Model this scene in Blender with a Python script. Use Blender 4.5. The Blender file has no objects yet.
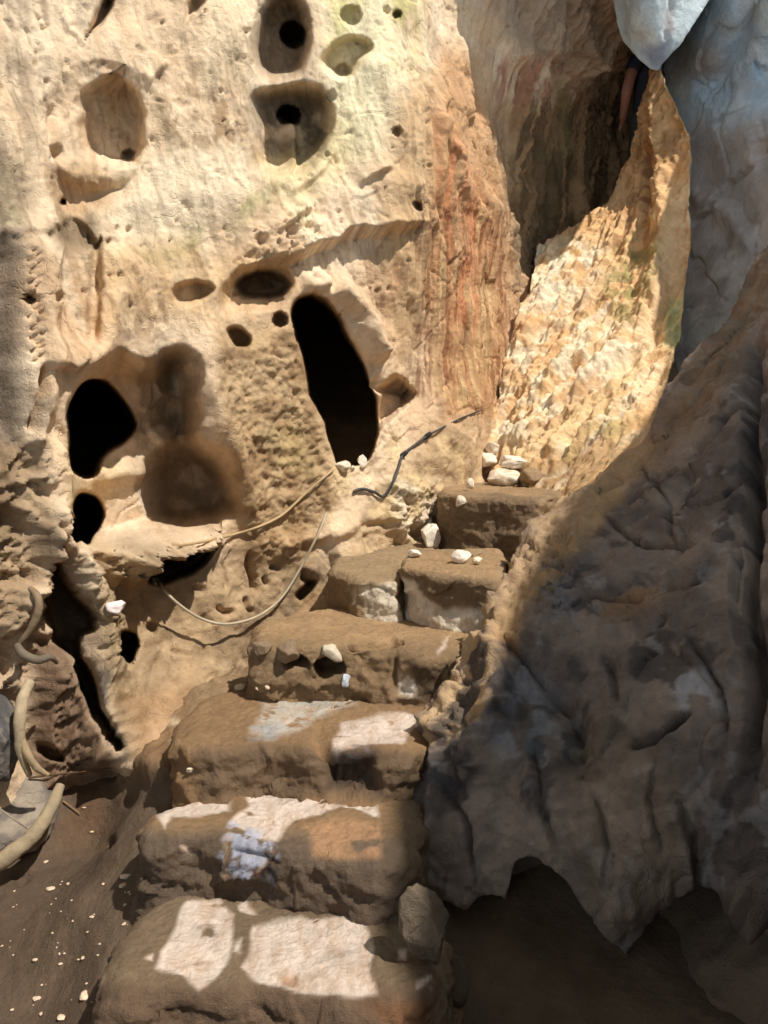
import bpy, math, random
import numpy as np
from mathutils import Vector

# ------------------------------------------------------------------ camera model (768 x 1024)
W, H, F = 768.0, 1024.0, 800.0
EYE = np.array([0.0, 0.0, 1.6])
PITCH = math.atan((512 - 405) / F)
CP, SP = math.cos(PITCH), math.sin(PITCH)
FWD = np.array([0, CP, -SP]); UPV = np.array([0, SP, CP]); RGT = np.array([1.0, 0, 0])
SUN = np.array([0.43, -0.33, 0.84]); SUN /= np.linalg.norm(SUN)

def ray(px, py):
    return FWD + RGT * ((px - W / 2) / F) - UPV * ((py - H / 2) / F)
def at(px, py, Y):
    r = ray(px, py); return EYE + r * (Y / r[1])
def at_z(px, py, z):
    r = ray(px, py); return EYE + r * ((z - EYE[2]) / r[2])
def project(P):
    d = P - EYE
    w = np.maximum(d @ FWD, 0.05)
    return W / 2 + F * (d @ RGT) / w, H / 2 - F * (d @ UPV) / w

def c(r, g, b):
    v = np.array([r, g, b], float) / 255.0
    return np.where(v <= 0.04045, v / 12.92, ((v + 0.055) / 1.055) ** 2.4)

# ------------------------------------------------------------------ noise
_rs = np.random.RandomState(7)
PERM = np.concatenate([_rs.permutation(256)] * 3).astype(np.int32)
_g = _rs.normal(size=(256, 3)); GRAD = (_g / np.linalg.norm(_g, axis=1)[:, None]).astype(np.float32)

def perlin(p, seed=0):
    p = p.astype(np.float32) + np.float32(seed * 17.37)
    i = np.floor(p).astype(np.int32); f = p - i
    u = f * f * f * (f * (f * 6 - 15) + 10)
    i &= 255
    out = np.zeros(len(p), np.float32)
    for dx in (0, 1):
        wx = u[:, 0] if dx else 1 - u[:, 0]
        a = PERM[i[:, 0] + dx]
        for dy in (0, 1):
            wy = u[:, 1] if dy else 1 - u[:, 1]
            b = PERM[a + i[:, 1] + dy]
            for dz in (0, 1):
                wz = u[:, 2] if dz else 1 - u[:, 2]
                g = GRAD[PERM[b + i[:, 2] + dz] & 255]
                out += wx * wy * wz * (g[:, 0] * (f[:, 0] - dx) + g[:, 1] * (f[:, 1] - dy) + g[:, 2] * (f[:, 2] - dz))
    return out * 1.6

def fbm(p, octv=4, gain=0.5, seed=0):
    s = np.zeros(len(p), np.float32); a = 1.0; q = p
    for k in range(octv):
        s += a * perlin(q, seed + k); a *= gain; q = q * 2.03
    return s

def ridged(p, octv=4, gain=0.5, seed=0):
    s = np.zeros(len(p), np.float32); a = 1.0; q = p
    for k in range(octv):
        s += a * (1 - np.abs(perlin(q, seed + k)) * 1.6); a *= gain; q = q * 2.07
    return s - 0.9

def cells(p, seed=0):
    """distance to the nearest and second nearest scattered point (faceted, fractured rock)"""
    p = p.astype(np.float32) + seed * 5.11
    i = np.floor(p).astype(np.int32); f1 = np.full(len(p), 9.0, np.float32); f2 = f1.copy()
    val = np.zeros(len(p), np.float32)
    for dx in (-1, 0, 1):
        for dy in (-1, 0, 1):
            for dz in (-1, 0, 1):
                n = i + np.array([dx, dy, dz], np.int32)
                h = PERM[PERM[PERM[n[:, 0] & 255] + (n[:, 1] & 255)] + (n[:, 2] & 255)] & 255
                q = n + 0.5 + GRAD[h] * 0.5
                d = ((p - q) ** 2).sum(1)
                m = d < f1
                f2 = np.where(m, f1, np.minimum(f2, d)); f1 = np.where(m, d, f1); val = np.where(m, h / 255.0, val)
    return np.sqrt(f1), np.sqrt(f2), val

def sstep(a, b, x):
    t = np.clip((x - a) / (b - a), 0, 1); return t * t * (3 - 2 * t)

def seg_dist(poly, x, y, closed):
    n = len(poly); best = np.full(len(x), 1e9); inside = np.zeros(len(x), bool); side = np.zeros(len(x)); par = np.zeros(len(x))
    for k in range(n if closed else n - 1):
        ax, ay = poly[k][:2]; bx, by = poly[(k + 1) % n][:2]
        ex, ey = bx - ax, by - ay; L = ex * ex + ey * ey + 1e-9
        t = np.clip(((x - ax) * ex + (y - ay) * ey) / L, 0, 1)
        dx, dy = x - ax - t * ex, y - ay - t * ey
        d = dx * dx + dy * dy
        m = d < best
        best = np.where(m, d, best)
        if closed:
            cr = (ay > y) != (by > y)
            inside ^= cr & (x < (bx - ax) * (y - ay) / ((by - ay) or 1e-9) + ax)
        else:
            side = np.where(m, ex * (y - ay) - ey * (x - ax), side)
            par = np.where(m, (k + t) / (n - 1), par)
    d = np.sqrt(best)
    if closed:
        return np.where(inside, d, -d)
    return d, np.sign(side), par

def catmull(pts, n, closed=False):
    p = np.array(pts, float); m = len(p); out = []
    segs = m if closed else m - 1
    tt = np.linspace(0, segs, n, endpoint=not closed)
    for t in tt:
        k = min(int(t), segs - 1); f = t - k
        g = (lambda j: p[j % m]) if closed else (lambda j: p[min(max(j, 0), m - 1)])
        a, b, cc, d = g(k - 1), g(k), g(k + 1), g(k + 2)
        out.append(0.5 * (2 * b + (cc - a) * f + (2 * a - 5 * b + 4 * cc - d) * f * f + (3 * b - a - 3 * cc + d) * f ** 3))
    return np.array(out)

# ------------------------------------------------------------------ carving and colouring a rock surface
class Rock:
    """surface points of one rock body, with relief (metres along its normal) and mineral colour"""
    def __init__(s, P, N, base, warp=5.0, seed=0):
        s.P, s.N, s.seed = P, N, seed
        s.x, s.y = project(P)
        s.wx = s.x + warp * fbm(P * 5.0, 3, seed=seed + 3); s.wy = s.y + warp * fbm(P * 5.0, 3, seed=seed + 9)
        s.D = np.zeros((len(P), 3)); s.inward = None; s.keep = None; s.h = np.zeros(len(P)); s.col = np.tile(np.array(base, float), (len(P), 1))
    def box(s, pts, m):
        a = np.array([q[:2] for q in pts], float)
        return np.nonzero((s.x > a[:, 0].min() - m) & (s.x < a[:, 0].max() + m) & (s.y > a[:, 1].min() - m) & (s.y < a[:, 1].max() + m))[0]
    def cave(s, poly, depth, edge, warp, d):
        """deep cavity driven into the rock in direction d"""
        poly = catmull(poly, 4 * len(poly), True); k = s.box(poly, 30 + edge); v = s.P[k] - EYE; d = v / np.linalg.norm(v, axis=1)[:, None] + np.array(d, float)
        x = s.x[k] + warp * (s.wx[k] - s.x[k]); y = s.y[k] + warp * (s.wy[k] - s.y[k])
        s.D[k] += d * (depth * sstep(0, edge, seg_dist(poly, x, y, True)))[:, None]
    def refresh(s):
        """look again at where the reshaped surface lies"""
        ox, oy = s.x, s.y; s.x, s.y = project(s.P + s.N * s.h[:, None] + s.D); s.wx += s.x - ox; s.wy += s.y - oy
    def push(s, k, depth, m):
        if s.inward is not None and depth > .06:
            v = s.P[k] - EYE; s.D[k] += v / np.linalg.norm(v, axis=1)[:, None] * (depth * m)[:, None]
        else: s.h[k] -= depth * m
    def pit(s, poly, depth, edge, warp=1.0, off=0.0):
        poly = catmull(poly, 4 * len(poly), True)
        k = s.box(poly, 30 + edge)
        x = s.x[k] + warp * (s.wx[k] - s.x[k]); y = s.y[k] + warp * (s.wy[k] - s.y[k])
        s.push(k, depth, sstep(0, edge, seg_dist(poly, x, y, True) + off))
    def bowl(s, cx, cy, rx, ry, depth, ang=0, p=1.0, warp=.6):
        k = s.box([(cx - rx, cy - rx), (cx + rx, cy + rx), (cx, cy - ry), (cx, cy + ry)], 20)
        x = s.x[k] + warp * (s.wx[k] - s.x[k]) - cx; y = s.y[k] + warp * (s.wy[k] - s.y[k]) - cy
        a = math.radians(ang); X = (x * math.cos(a) + y * math.sin(a)) / rx; Y = (-x * math.sin(a) + y * math.cos(a)) / ry
        s.push(k, depth, np.clip(1 - X * X - Y * Y, 0, 1) ** p)
    def hole(s, cx, cy, r, depth, warp=.3):
        s.bowl(cx, cy, r, r, depth, 0, .4, warp)
    def rib(s, line, w, amp, sharp=0.0, warp=1.0, fade=True):
        k = s.box(line, 3 * w + 20)
        x = s.x[k] + warp * (s.wx[k] - s.x[k]); y = s.y[k] + warp * (s.wy[k] - s.y[k])
        d, _, t = seg_dist(line, x, y, False)
        g = np.exp(-(d / w) ** 2); r = np.clip(1 - d / (1.6 * w), 0, 1)
        e = np.minimum(1, 6 * np.minimum(t, 1 - t) + .15) if fade else 1
        s.h[k] += amp * e * (g * (1 - sharp) + r * sharp)
    def ledge(s, line, amp, up, down, warp=1.0):
        """overhang: the side to the LEFT of the travel direction (up, when drawn left to right) stands out"""
        k = s.box(line, 3 * up + 20)
        x = s.x[k] + warp * (s.wx[k] - s.x[k]); y = s.y[k] + warp * (s.wy[k] - s.y[k])
        d, sd, t = seg_dist(line, x, y, False)
        e = np.minimum(1, 5 * np.minimum(t, 1 - t))
        s.h[k] += amp * e * np.where(sd < 0, np.exp(-d / up), np.clip(1 - d / down, 0, 1))
    def mask(s, poly, soft, warp=1.0):
        k = s.box(poly, soft + 30)
        x = s.x[k] + warp * (s.wx[k] - s.x[k]); y = s.y[k] + warp * (s.wy[k] - s.y[k])
        m = np.zeros(len(s.P)); m[k] = sstep(-soft, soft, seg_dist(poly, x, y, True)); return m
    def paint(s, poly, color, amount=1.0, soft=6, warp=1.0, noise=None, thr=0.0, nw=0.25, oct=4):
        m = s.mask(poly, soft, warp) if poly is not None else np.ones(len(s.P))
        k = np.nonzero(m > .002)[0]
        a = m[k] * amount
        if noise is not None:
            a = a * sstep(thr - nw, thr + nw, fbm(s.P[k] * np.array(noise), oct, seed=s.seed + int(abs(thr) * 100) % 7 + 21))
        s.col[k] += (np.array(color) - s.col[k]) * a[:, None]
    def stroke(s, line, w, color, amount=1.0, warp=1.0, noise=None, thr=0.0):
        k = s.box(line, 3 * w + 20)
        x = s.x[k] + warp * (s.wx[k] - s.x[k]); y = s.y[k] + warp * (s.wy[k] - s.y[k])
        d, _, _ = seg_dist(line, x, y, False)
        a = np.exp(-(d / w) ** 2) * amount
        if noise is not None:
            a = a * sstep(thr - .25, thr + .25, fbm(s.P[k] * np.array(noise), 4, seed=s.seed + 31))
        s.col[k] += (np.array(color) - s.col[k]) * a[:, None]
    def vary(s, scale, amt, octv=4, seed=1):
        s.col *= (1 + amt * fbm(s.P * np.array(scale), octv, seed=s.seed + seed))[:, None]

def tps(pts, vals, q, smooth=1e-3):
    pts = np.array(pts, float); n = len(pts)
    def K(a, b):
        r2 = ((a[:, None, :] - b[None]) ** 2).sum(2) + 1e-12
        return 0.5 * r2 * np.log(r2)
    A = np.zeros((n + 3, n + 3)); A[:n, :n] = K(pts, pts) + smooth * np.eye(n)
    A[:n, n] = 1; A[:n, n + 1:] = pts; A[n, :n] = 1; A[n + 1:, :n] = pts.T
    w = np.linalg.solve(A, np.concatenate([vals, np.zeros(3)]))
    out = np.empty(len(q))
    for i in range(0, len(q), 60000):
        b = q[i:i + 60000]
        out[i:i + 60000] = K(b, pts) @ w[:n] + w[n] + b @ w[n + 1:]
    return out

# ------------------------------------------------------------------ objects
COL = bpy.context.scene.collection
SURF = {}          # finished surface points by name, for resting small things on them

def material(name, rough=0.88, grain=70.0, bump=0.5, dist=0.006, var=0.22, fine=320.0, spec=0.25, tint=(1, 1, 1, 1), attr=True, cracks=0):
    m = bpy.data.materials.new(name); m.use_nodes = True
    nt = m.node_tree; n = nt.nodes; l = nt.links; b = n['Principled BSDF']
    b.inputs['Roughness'].default_value = rough; b.inputs['Specular IOR Level'].default_value = spec
    tc = n.new('ShaderNodeTexCoord')
    n1 = n.new('ShaderNodeTexNoise'); n1.inputs['Scale'].default_value = grain; n1.inputs['Detail'].default_value = 6; n1.inputs['Roughness'].default_value = .65
    n2 = n.new('ShaderNodeTexNoise'); n2.inputs['Scale'].default_value = grain * .21; n2.inputs['Detail'].default_value = 5
    n3 = n.new('ShaderNodeTexNoise'); n3.inputs['Scale'].default_value = fine; n3.inputs['Detail'].default_value = 3
    for q in (n1, n2, n3): l.new(tc.outputs['Object'], q.inputs['Vector'])
    mr = n.new('ShaderNodeMapRange'); mr.inputs['From Min'].default_value = .3; mr.inputs['From Max'].default_value = .7
    mr.inputs['To Min'].default_value = 1 - var; mr.inputs['To Max'].default_value = 1 + var
    ad = n.new('ShaderNodeMath'); ad.operation = 'ADD'
    h1 = n.new('ShaderNodeMath'); h1.operation = 'MULTIPLY'; h1.inputs[1].default_value = .5
    l.new(n1.outputs['Fac'], ad.inputs[0]); l.new(n2.outputs['Fac'], ad.inputs[1]); l.new(ad.outputs[0], h1.inputs[0]); l.new(h1.outputs[0], mr.inputs['Value'])
    mx = n.new('ShaderNodeMix'); mx.data_type = 'RGBA'; mx.blend_type = 'MULTIPLY'; mx.inputs['Factor'].default_value = 1
    if attr:
        va = n.new('ShaderNodeVertexColor'); va.layer_name = 'mineral'; l.new(va.outputs['Color'], mx.inputs['A'])
    else:
        mx.inputs['A'].default_value = tint
    l.new(mr.outputs['Result'], mx.inputs['B']); l.new(mx.outputs['Result'], b.inputs['Base Color'])
    s2 = n.new('ShaderNodeMath'); s2.operation = 'MULTIPLY_ADD'; s2.inputs[1].default_value = .35
    l.new(n3.outputs['Fac'], s2.inputs[0]); l.new(ad.outputs[0], s2.inputs[2])
    top = s2.outputs[0]
    if cracks:                                   # hairline fissures
        nz = n.new('ShaderNodeTexNoise'); nz.inputs['Scale'].default_value = 4; nz.inputs['Detail'].default_value = 4; l.new(tc.outputs['Object'], nz.inputs['Vector'])
        mv = n.new('ShaderNodeMix'); mv.data_type = 'RGBA'; mv.blend_type = 'ADD'; mv.inputs['Factor'].default_value = .7
        l.new(tc.outputs['Object'], mv.inputs['A']); l.new(nz.outputs['Color'], mv.inputs['B'])
        vo = n.new('ShaderNodeTexVoronoi'); vo.feature = 'DISTANCE_TO_EDGE'; vo.inputs['Scale'].default_value = cracks; l.new(mv.outputs['Result'], vo.inputs['Vector'])
        cr = n.new('ShaderNodeMapRange'); cr.inputs['From Max'].default_value = .012; cr.inputs['To Min'].default_value = -.28; cr.inputs['To Max'].default_value = 0; l.new(vo.outputs['Distance'], cr.inputs['Value'])
        a2 = n.new('ShaderNodeMath'); a2.operation = 'ADD'; l.new(top, a2.inputs[0]); l.new(cr.outputs['Result'], a2.inputs[1]); top = a2.outputs[0]
    bp = n.new('ShaderNodeBump'); bp.inputs['Strength'].default_value = bump; bp.inputs['Distance'].default_value = dist
    l.new(top, bp.inputs['Height']); l.new(bp.outputs['Normal'], b.inputs['Normal'])
    return m

M_ROCK = material('limestone', .86, 46, .75, .014, .18, cracks=2.6)
M_EARTH = material('packed_earth', .95, 45, .9, .014, .22, fine=420)
M_STONE = material('worn_marble', .75, 55, .6, .008, .14)

def props(o, label=None, cat=None, group=None, kind=None):
    if label: o['label'] = label
    if cat: o['category'] = cat
    if group: o['group'] = group
    if kind: o['kind'] = kind
    return o

def mesh_obj(name, V, faces, col=None, mat=None, parent=None, smooth=True):
    me = bpy.data.meshes.new(name)
    V = np.asarray(V, np.float32); faces = np.asarray(faces, np.int32)
    n, k = faces.shape
    me.vertices.add(len(V)); me.vertices.foreach_set('co', V.ravel())
    me.loops.add(n * k); me.loops.foreach_set('vertex_index', faces.ravel())
    me.polygons.add(n); me.polygons.foreach_set('loop_start', np.arange(0, n * k, k, dtype=np.int32))
    me.polygons.foreach_set('use_smooth', np.full(n, smooth))
    me.update(calc_edges=True); me.validate()
    if col is not None:
        a = me.color_attributes.new('mineral', 'FLOAT_COLOR', 'POINT')
        a.data.foreach_set('color', np.concatenate([np.clip(col, 0, 1), np.ones((len(V), 1))], 1).astype(np.float32).ravel())
    if mat: me.materials.append(mat)
    o = bpy.data.objects.new(name, me); COL.objects.link(o)
    if parent is not None: o.parent = parent
    return o

def empty(name, loc=(0, 0, 0)):
    o = bpy.data.objects.new(name, None); COL.objects.link(o); o.location = loc; o.empty_display_size = .1; return o

def grid_faces(nu, nv, wrap=False):
    i = np.arange(nu - (0 if wrap else 1)); j = np.arange(nv - 1)
    I, J = np.meshgrid(i, j, indexing='ij'); I2 = (I + 1) % nu
    return np.stack([I * nv + J, I2 * nv + J, I2 * nv + J + 1, I * nv + J + 1], -1).reshape(-1, 4)

def grid_normals(P, nu, nv):
    G = P.reshape(nu, nv, 3); du = np.gradient(G, axis=0); dv = np.gradient(G, axis=1)
    N = np.cross(du, dv).reshape(-1, 3); return N / (np.linalg.norm(N, axis=1)[:, None] + 1e-12)

def box_blur(A, r):
    for ax in (0, 1):
        n = A.shape[ax]; pad = [(0, 0)] * A.ndim; pad[ax] = (r + 1, r)
        c_ = np.cumsum(np.pad(A, pad, mode='edge'), axis=ax)
        sl = lambda a, b: tuple(slice(a, b) if k == ax else slice(None) for k in range(A.ndim))
        A = (c_[sl(2 * r + 1, 2 * r + 1 + n)] - c_[sl(0, n)]) / (2 * r + 1)
    return A

def base_curve(plan, z0, z1, step, anchors):
    """upright rock face following a plan curve, bulged through surveyed points"""
    cv = catmull(plan, 1200); s = np.concatenate([[0], np.cumsum(np.linalg.norm(np.diff(cv, axis=0), axis=1))])
    nu, nv = int(s[-1] / step), int((z1 - z0) / step)
    u = np.linspace(0, s[-1], nu); cx = np.interp(u, s, cv[:, 0]); cy = np.interp(u, s, cv[:, 1])
    tx, ty = np.gradient(cx), np.gradient(cy); L = np.hypot(tx, ty); nx, ny = ty / L, -tx / L
    k = 25; ker = np.ones(k) / k
    nx = np.convolve(np.pad(nx, k // 2, 'edge'), ker, 'valid'); ny = np.convolve(np.pad(ny, k // 2, 'edge'), ker, 'valid')
    pts, vals = [], []
    for a in anchors:
        p = at(*a); d = np.hypot(cx - p[0], cy - p[1]); i = int(d.argmin())
        pts.append((u[i], p[2])); vals.append((p[0] - cx[i]) * nx[i] + (p[1] - cy[i]) * ny[i])
    z = np.linspace(z0, z1, nv); U, Z = np.meshgrid(u, z, indexing='ij')
    cs = max(1, int(.05 / step)); uc, zc = u[::cs], z[::cs]
    Uc, Zc = np.meshgrid(uc, zc, indexing='ij')
    hc = tps(pts, vals, np.stack([Uc.ravel(), Zc.ravel()], 1)).reshape(Uc.shape) if pts else np.zeros(Uc.shape)
    t1 = np.stack([np.interp(z, zc, r) for r in hc]); h = np.stack([np.interp(u, uc, t1[:, j]) for j in range(nv)], 1)
    h = box_blur(h, cs)
    X = cx[:, None] + nx[:, None] * h; Y = cy[:, None] + ny[:, None] * h
    P = np.stack([X, Y, Z], -1).reshape(-1, 3)
    return P, nu, nv

def base_plane(O, N, U, lo, hi, step, anchors, clampd=None):
    O = np.array(O, float); N = np.array(N, float); N /= np.linalg.norm(N)
    U = np.array(U, float); U -= N * (U @ N); U /= np.linalg.norm(U); V = np.cross(N, U)
    pts, vals = [], []
    for a in anchors:
        p = (np.array(a[1:]) if a[0] == 'w' else at_z(*a[1:]) if a[0] == 'z' else at(*a)) - O; pts.append((p @ U, p @ V)); vals.append(p @ N)
    nu, nv = int((hi[0] - lo[0]) / step), int((hi[1] - lo[1]) / step)
    u = np.linspace(lo[0], hi[0], nu); v = np.linspace(lo[1], hi[1], nv)
    cs = max(1, int(.05 / step)); uc, vc = u[::cs], v[::cs]
    Uc, Vc = np.meshgrid(uc, vc, indexing='ij')
    hc = tps(pts, vals, np.stack([Uc.ravel(), Vc.ravel()], 1)).reshape(Uc.shape)
    t1 = np.stack([np.interp(v, vc, r) for r in hc]); h = np.stack([np.interp(u, uc, t1[:, j]) for j in range(nv)], 1)
    h = box_blur(h, cs)
    UU, VV = np.meshgrid(u, v, indexing='ij')
    P = O + UU[..., None] * U + VV[..., None] * V + h[..., None] * N
    return P.reshape(-1, 3), nu, nv

def finish(name, R, nu, nv, mat, parent=None):
    V = R.P + R.N * R.h[:, None] + R.D
    f = grid_faces(nu, nv); col = R.col
    if R.keep is not None:
        f = f[R.keep[f].all(1)]; used = np.zeros(len(V), bool); used[f] = True; R.keep = used
        new = np.cumsum(used) - 1; o = mesh_obj(name, V[used], new[f], col[used], mat, parent)
        SURF[name] = (V[used],) + project(V[used]); return o
    o = mesh_obj(name, V, f, col, mat, parent)
    SURF[name] = (V,) + project(V)
    return o

def mesh_obj_tris(name, V, quads, tris, col, mat, parent):
    me = bpy.data.meshes.new(name); V = np.asarray(V, np.float32)
    nq, nt_ = len(quads), len(tris)
    me.vertices.add(len(V)); me.vertices.foreach_set('co', V.ravel())
    li = np.concatenate([quads.ravel(), tris.ravel()]).astype(np.int32)
    me.loops.add(len(li)); me.loops.foreach_set('vertex_index', li)
    me.polygons.add(nq + nt_)
    me.polygons.foreach_set('loop_start', np.concatenate([np.arange(nq) * 4, nq * 4 + np.arange(nt_) * 3]).astype(np.int32))
    me.polygons.foreach_set('use_smooth', np.full(nq + nt_, True)); me.update(calc_edges=True); me.validate()
    a = me.color_attributes.new('mineral', 'FLOAT_COLOR', 'POINT')
    a.data.foreach_set('color', np.concatenate([np.clip(col, 0, 1), np.ones((len(V), 1))], 1).astype(np.float32).ravel())
    me.materials.append(mat)
    o = bpy.data.objects.new(name, me); COL.objects.link(o)
    if parent is not None: o.parent = parent
    return o

def surf(px, py, names=None, lift=0.0, r=3.0):
    """the rock surface point one sees in that direction from the entrance"""
    best = None
    for n, (V, x, y) in SURF.items():
        if names and n not in names: continue
        k = np.nonzero((np.abs(x - px) < r) & (np.abs(y - py) < r))[0]
        if len(k):
            i = k[V[k, 1].argmin()]; w = V[k][np.abs(V[k, 1] - V[i, 1]) < .05].mean(0)
            if best is None or w[1] < best[1]: best = w
    if best is None:
        return surf(px, py, names, lift, r * 2) if r < 60 else at(px, py, 3.0)
    p = at(px, py, best[1]); d = EYE - p
    return p + d / np.linalg.norm(d) * lift

# ------------------------------------------------------------------ left wall with its hollows and the fluted column
def build_wall_left():
    plan = [(-3.3, .9), (-2.5, 1.6), (-1.9, 2.3), (-1.42, 3.0), (-1.15, 3.4), (-.82, 3.75), (-.42, 4.1), (.06, 4.5), (.44, 4.95), (.78, 5.5), (1.2, 6.2), (1.85, 7.1), (2.6, 7.9), (3.6, 8.6)]
    A = [(0, 0, 3.25), (0, 250, 3.0), (0, 450, 2.9), (0, 620, 2.85), (0, 760, 2.8),
         (100, 0, 3.65), (100, 220, 3.45), (60, 400, 3.1), (100, 560, 3.25), (140, 650, 3.3), (90, 760, 3.05), (150, 768, 3.0), (128, 738, 3.05),
         (220, 0, 4.05), (220, 230, 3.8), (215, 400, 3.6), (230, 570, 3.68), (260, 650, 3.72),
         (330, 0, 4.45), (350, 180, 4.3), (270, 420, 3.8), (290, 540, 3.9), (320, 630, 3.85), (340, 520, 4.0), (350, 600, 3.95),
         (400, 0, 4.75), (410, 120, 4.5), (410, 250, 4.42), (420, 400, 4.55), (400, 470, 4.3), (400, 545, 4.22), (380, 600, 4.05),
         (440, 0, 5.1), (450, 120, 4.85), (450, 250, 4.75), (470, 350, 4.95), (460, 430, 4.7), (450, 500, 4.5),
         (490, 40, 5.6), (490, 200, 5.4), (500, 320, 5.55), (500, 420, 5.3),
         (530, 0, 5.9), (530, 90, 6.2), (530, 250, 6.5), (560, 0, 6.2), (560, 90, 6.7), (570, 220, 7.0), (610, 0, 6.4), (615, 70, 7.3), (620, 160, 7.6), (660, 100, 8.1), (700, 0, 7.6)]
    P, nu, nv = base_curve(plan, -.3, 5.6, .0085, A)
    N = grid_normals(P, nu, nv)
    R = Rock(P, N, c(228, 198, 162), 5, 1)
    p = R.paint
    R.inward = np.array([-.12, .98, -.08]); R.inward /= np.linalg.norm(R.inward)
    # ---- broad relief
    R.h += .045 * fbm(P * 1.6, 3, seed=4) + .016 * fbm(P * 4, 3, seed=8)
    R.rib([(375, -40), (378, 60), (385, 150), (395, 230)], 42, .10)
    R.rib([(210, -20), (205, 120), (190, 230)], 45, .05)
    R.rib([(50, 200), (38, 330), (30, 430), (52, 500)], 14, .10, .4)
    R.rib([(118, 230), (112, 300), (100, 345), (75, 385)], 16, .06)
    R.rib([(215, 320), (205, 380), (218, 430), (240, 480), (246, 530)], 14, .09, .3)
    # crumbly pillar between the two big hollows
    pil = R.mask([(215, 345), (300, 335), (318, 420), (338, 480), (300, 560), (250, 560), (235, 470), (215, 400)], 14)
    rough = ridged(P * 9, 5, .6, 12)
    R.h += pil * (.03 + .018 * fbm(P * np.array([4, 4, 7]), 3, seed=12) + .006 * rough + .013 * fbm(P * 22, 4, .7, seed=5))
    low = R.mask([(-40, 520), (120, 540), (180, 560), (300, 520), (340, 440), (420, 440), (480, 420), (470, 560), (390, 640), (250, 720), (100, 820), (-60, 820)], 20)
    R.h += low * (.012 * ridged(P * 4.5, 5, .55, 30) + .008 * fbm(P * 14, 4, seed=31))
    # grain of the upper rock: long leaning grooves
    up = R.mask([(-80, -300), (440, -300), (440, 330), (300, 290), (200, 340), (90, 330), (-80, 560)], 25)
    q = np.stack([P[:, 0] * 7 + P[:, 2] * 1.5, P[:, 1] * 7, P[:, 2] * 1.6], 1)
    R.h += up * (.007 * ridged(q, 4, .45, 41))
    R.h += up * .014 * ridged(np.stack([(P[:, 0] + P[:, 2] * .3) * 5, P[:, 1] * 5, P[:, 2] * .8], 1), 3, .55, 43)
    R.h -= up * .012 * sstep(.5, .75, fbm(P * 11, 4, seed=160))
    f1, f2, val = cells(P * np.array([3.2, 3.2, 2.4]) + .35 * np.stack([fbm(P * 3, 3, seed=50), fbm(P * 3, 3, seed=51), fbm(P * 3, 3, seed=52)], 1), 3)
    R.h -= .012 * np.exp(-((f2 - f1) / .035) ** 2) * (fbm(P * 2, 2, seed=60) > .05)
    R.h += (1 - .6 * up) * .02 * (val - .5) * (1 - pil)
    # fluted column
    col = R.mask([(398, 110), (440, 40), (470, -60), (520, -60), (520, 90), (510, 200), (520, 300), (500, 440), (440, 420), (400, 390), (388, 300)], 14)
    s_ = P[:, 0] * .55 + P[:, 1] * .83
    q = np.stack([s_ * 15 + .9 * fbm(P * 1.2, 2, seed=71), P[:, 2] * .5, 0 * s_], 1)
    R.h += col * (.045 * np.abs(perlin(q, 3)) + .014 * ridged(q * np.array([2.6, 1.6, 1]), 3, .6, 5) + .006 * fbm(P * np.array([24, 24, 8]), 3, seed=9))
    slot = R.mask([(480, -60), (520, 60), (500, 230), (515, 330), (640, 340), (760, 200), (760, -80)], 12)
    q = np.stack([s_ * 8, P[:, 2] * 1.2, 0 * s_], 1)
    R.h += slot * (.10 * perlin(q, 9) + .05 * ridged(q * np.array([2.2, 1.4, 1]), 4, .6, 15) + .02 * fbm(P * 14, 3, seed=19))
    # hanging folds at the head of the slot
    for ln, w, a in (([(470, -60), (490, 20), (520, 70)], 18, .09), ([(520, -60), (535, 20), (550, 62)], 17, .12), ([(560, -60), (572, 20), (590, 75)], 17, .13), ([(605, -60), (610, 10), (612, 68)], 16, .12)):
        R.rib(ln, w, a, 0)
    for ln, w, a in (([(450, 20), (462, 90), (480, 180), (500, 260)], 6, .05), ([(430, 120), (452, 170), (486, 240)], 5, .05), ([(478, 60), (470, 130), (492, 200)], 7, -.05), ([(436, 60), (432, 160), (420, 240), (412, 330)], 6, .04), ([(500, 90), (514, 170), (520, 260)], 9, -.06)):
        R.rib(ln, w, a, .3)
    R.rib([(22, 480), (40, 520), (64, 575), (84, 620), (98, 690), (122, 735), (158, 780)], 19, .20, .5)
    R.rib([(50, 430), (56, 500), (70, 548)], 6, .07, .5)
    R.refresh()
    # ---- hollows, upper left
    R.bowl(104, 122, 66, 62, .10, 20)
    R.pit([(48, 166), (100, 172), (150, 158), (142, 186), (108, 216), (72, 228), (46, 204)], .13, 26)
    R.pit([(80, 92), (98, 80), (120, 78), (140, 92), (147, 118), (141, 165), (121, 168), (86, 160), (78, 128)], .26, 13)
    R.rib([(108, 80), (112, 96)], 9, .16); R.hole(128, 155, 7, .12); R.hole(63, 202, 4, .12); R.hole(58, 150, 6, .05)
    R.rib([(55, 100), (52, 140), (60, 160)], 4, -.04)
    R.pit([(44, 238), (72, 214), (92, 232), (98, 252), (64, 250)], .07, 9)
    R.pit([(83, 40), (93, 16), (106, -6), (119, -6), (106, 22), (92, 36)], .20, 6, .5)
    R.pit([(186, -5), (206, -5), (192, 20), (184, 30)], .12, 8)
    R.ledge([(147, 92), (158, 70), (166, 62)], .03, 20, 4)
    # double hollow at the top and its neighbours
    R.pit([(248, 42), (256, 8), (276, -14), (302, -6), (314, 28), (311, 60), (297, 80), (270, 85), (252, 72)], .40, 18, .4)
    R.pit([(248, 96), (272, 82), (310, 80), (330, 95), (337, 116), (330, 142), (316, 168), (296, 183), (266, 184), (248, 166), (252, 130)], .38, 20, .4)
    R.hole(287, 117, 12, .6); R.hole(293, 34, 14, .6)
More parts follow.
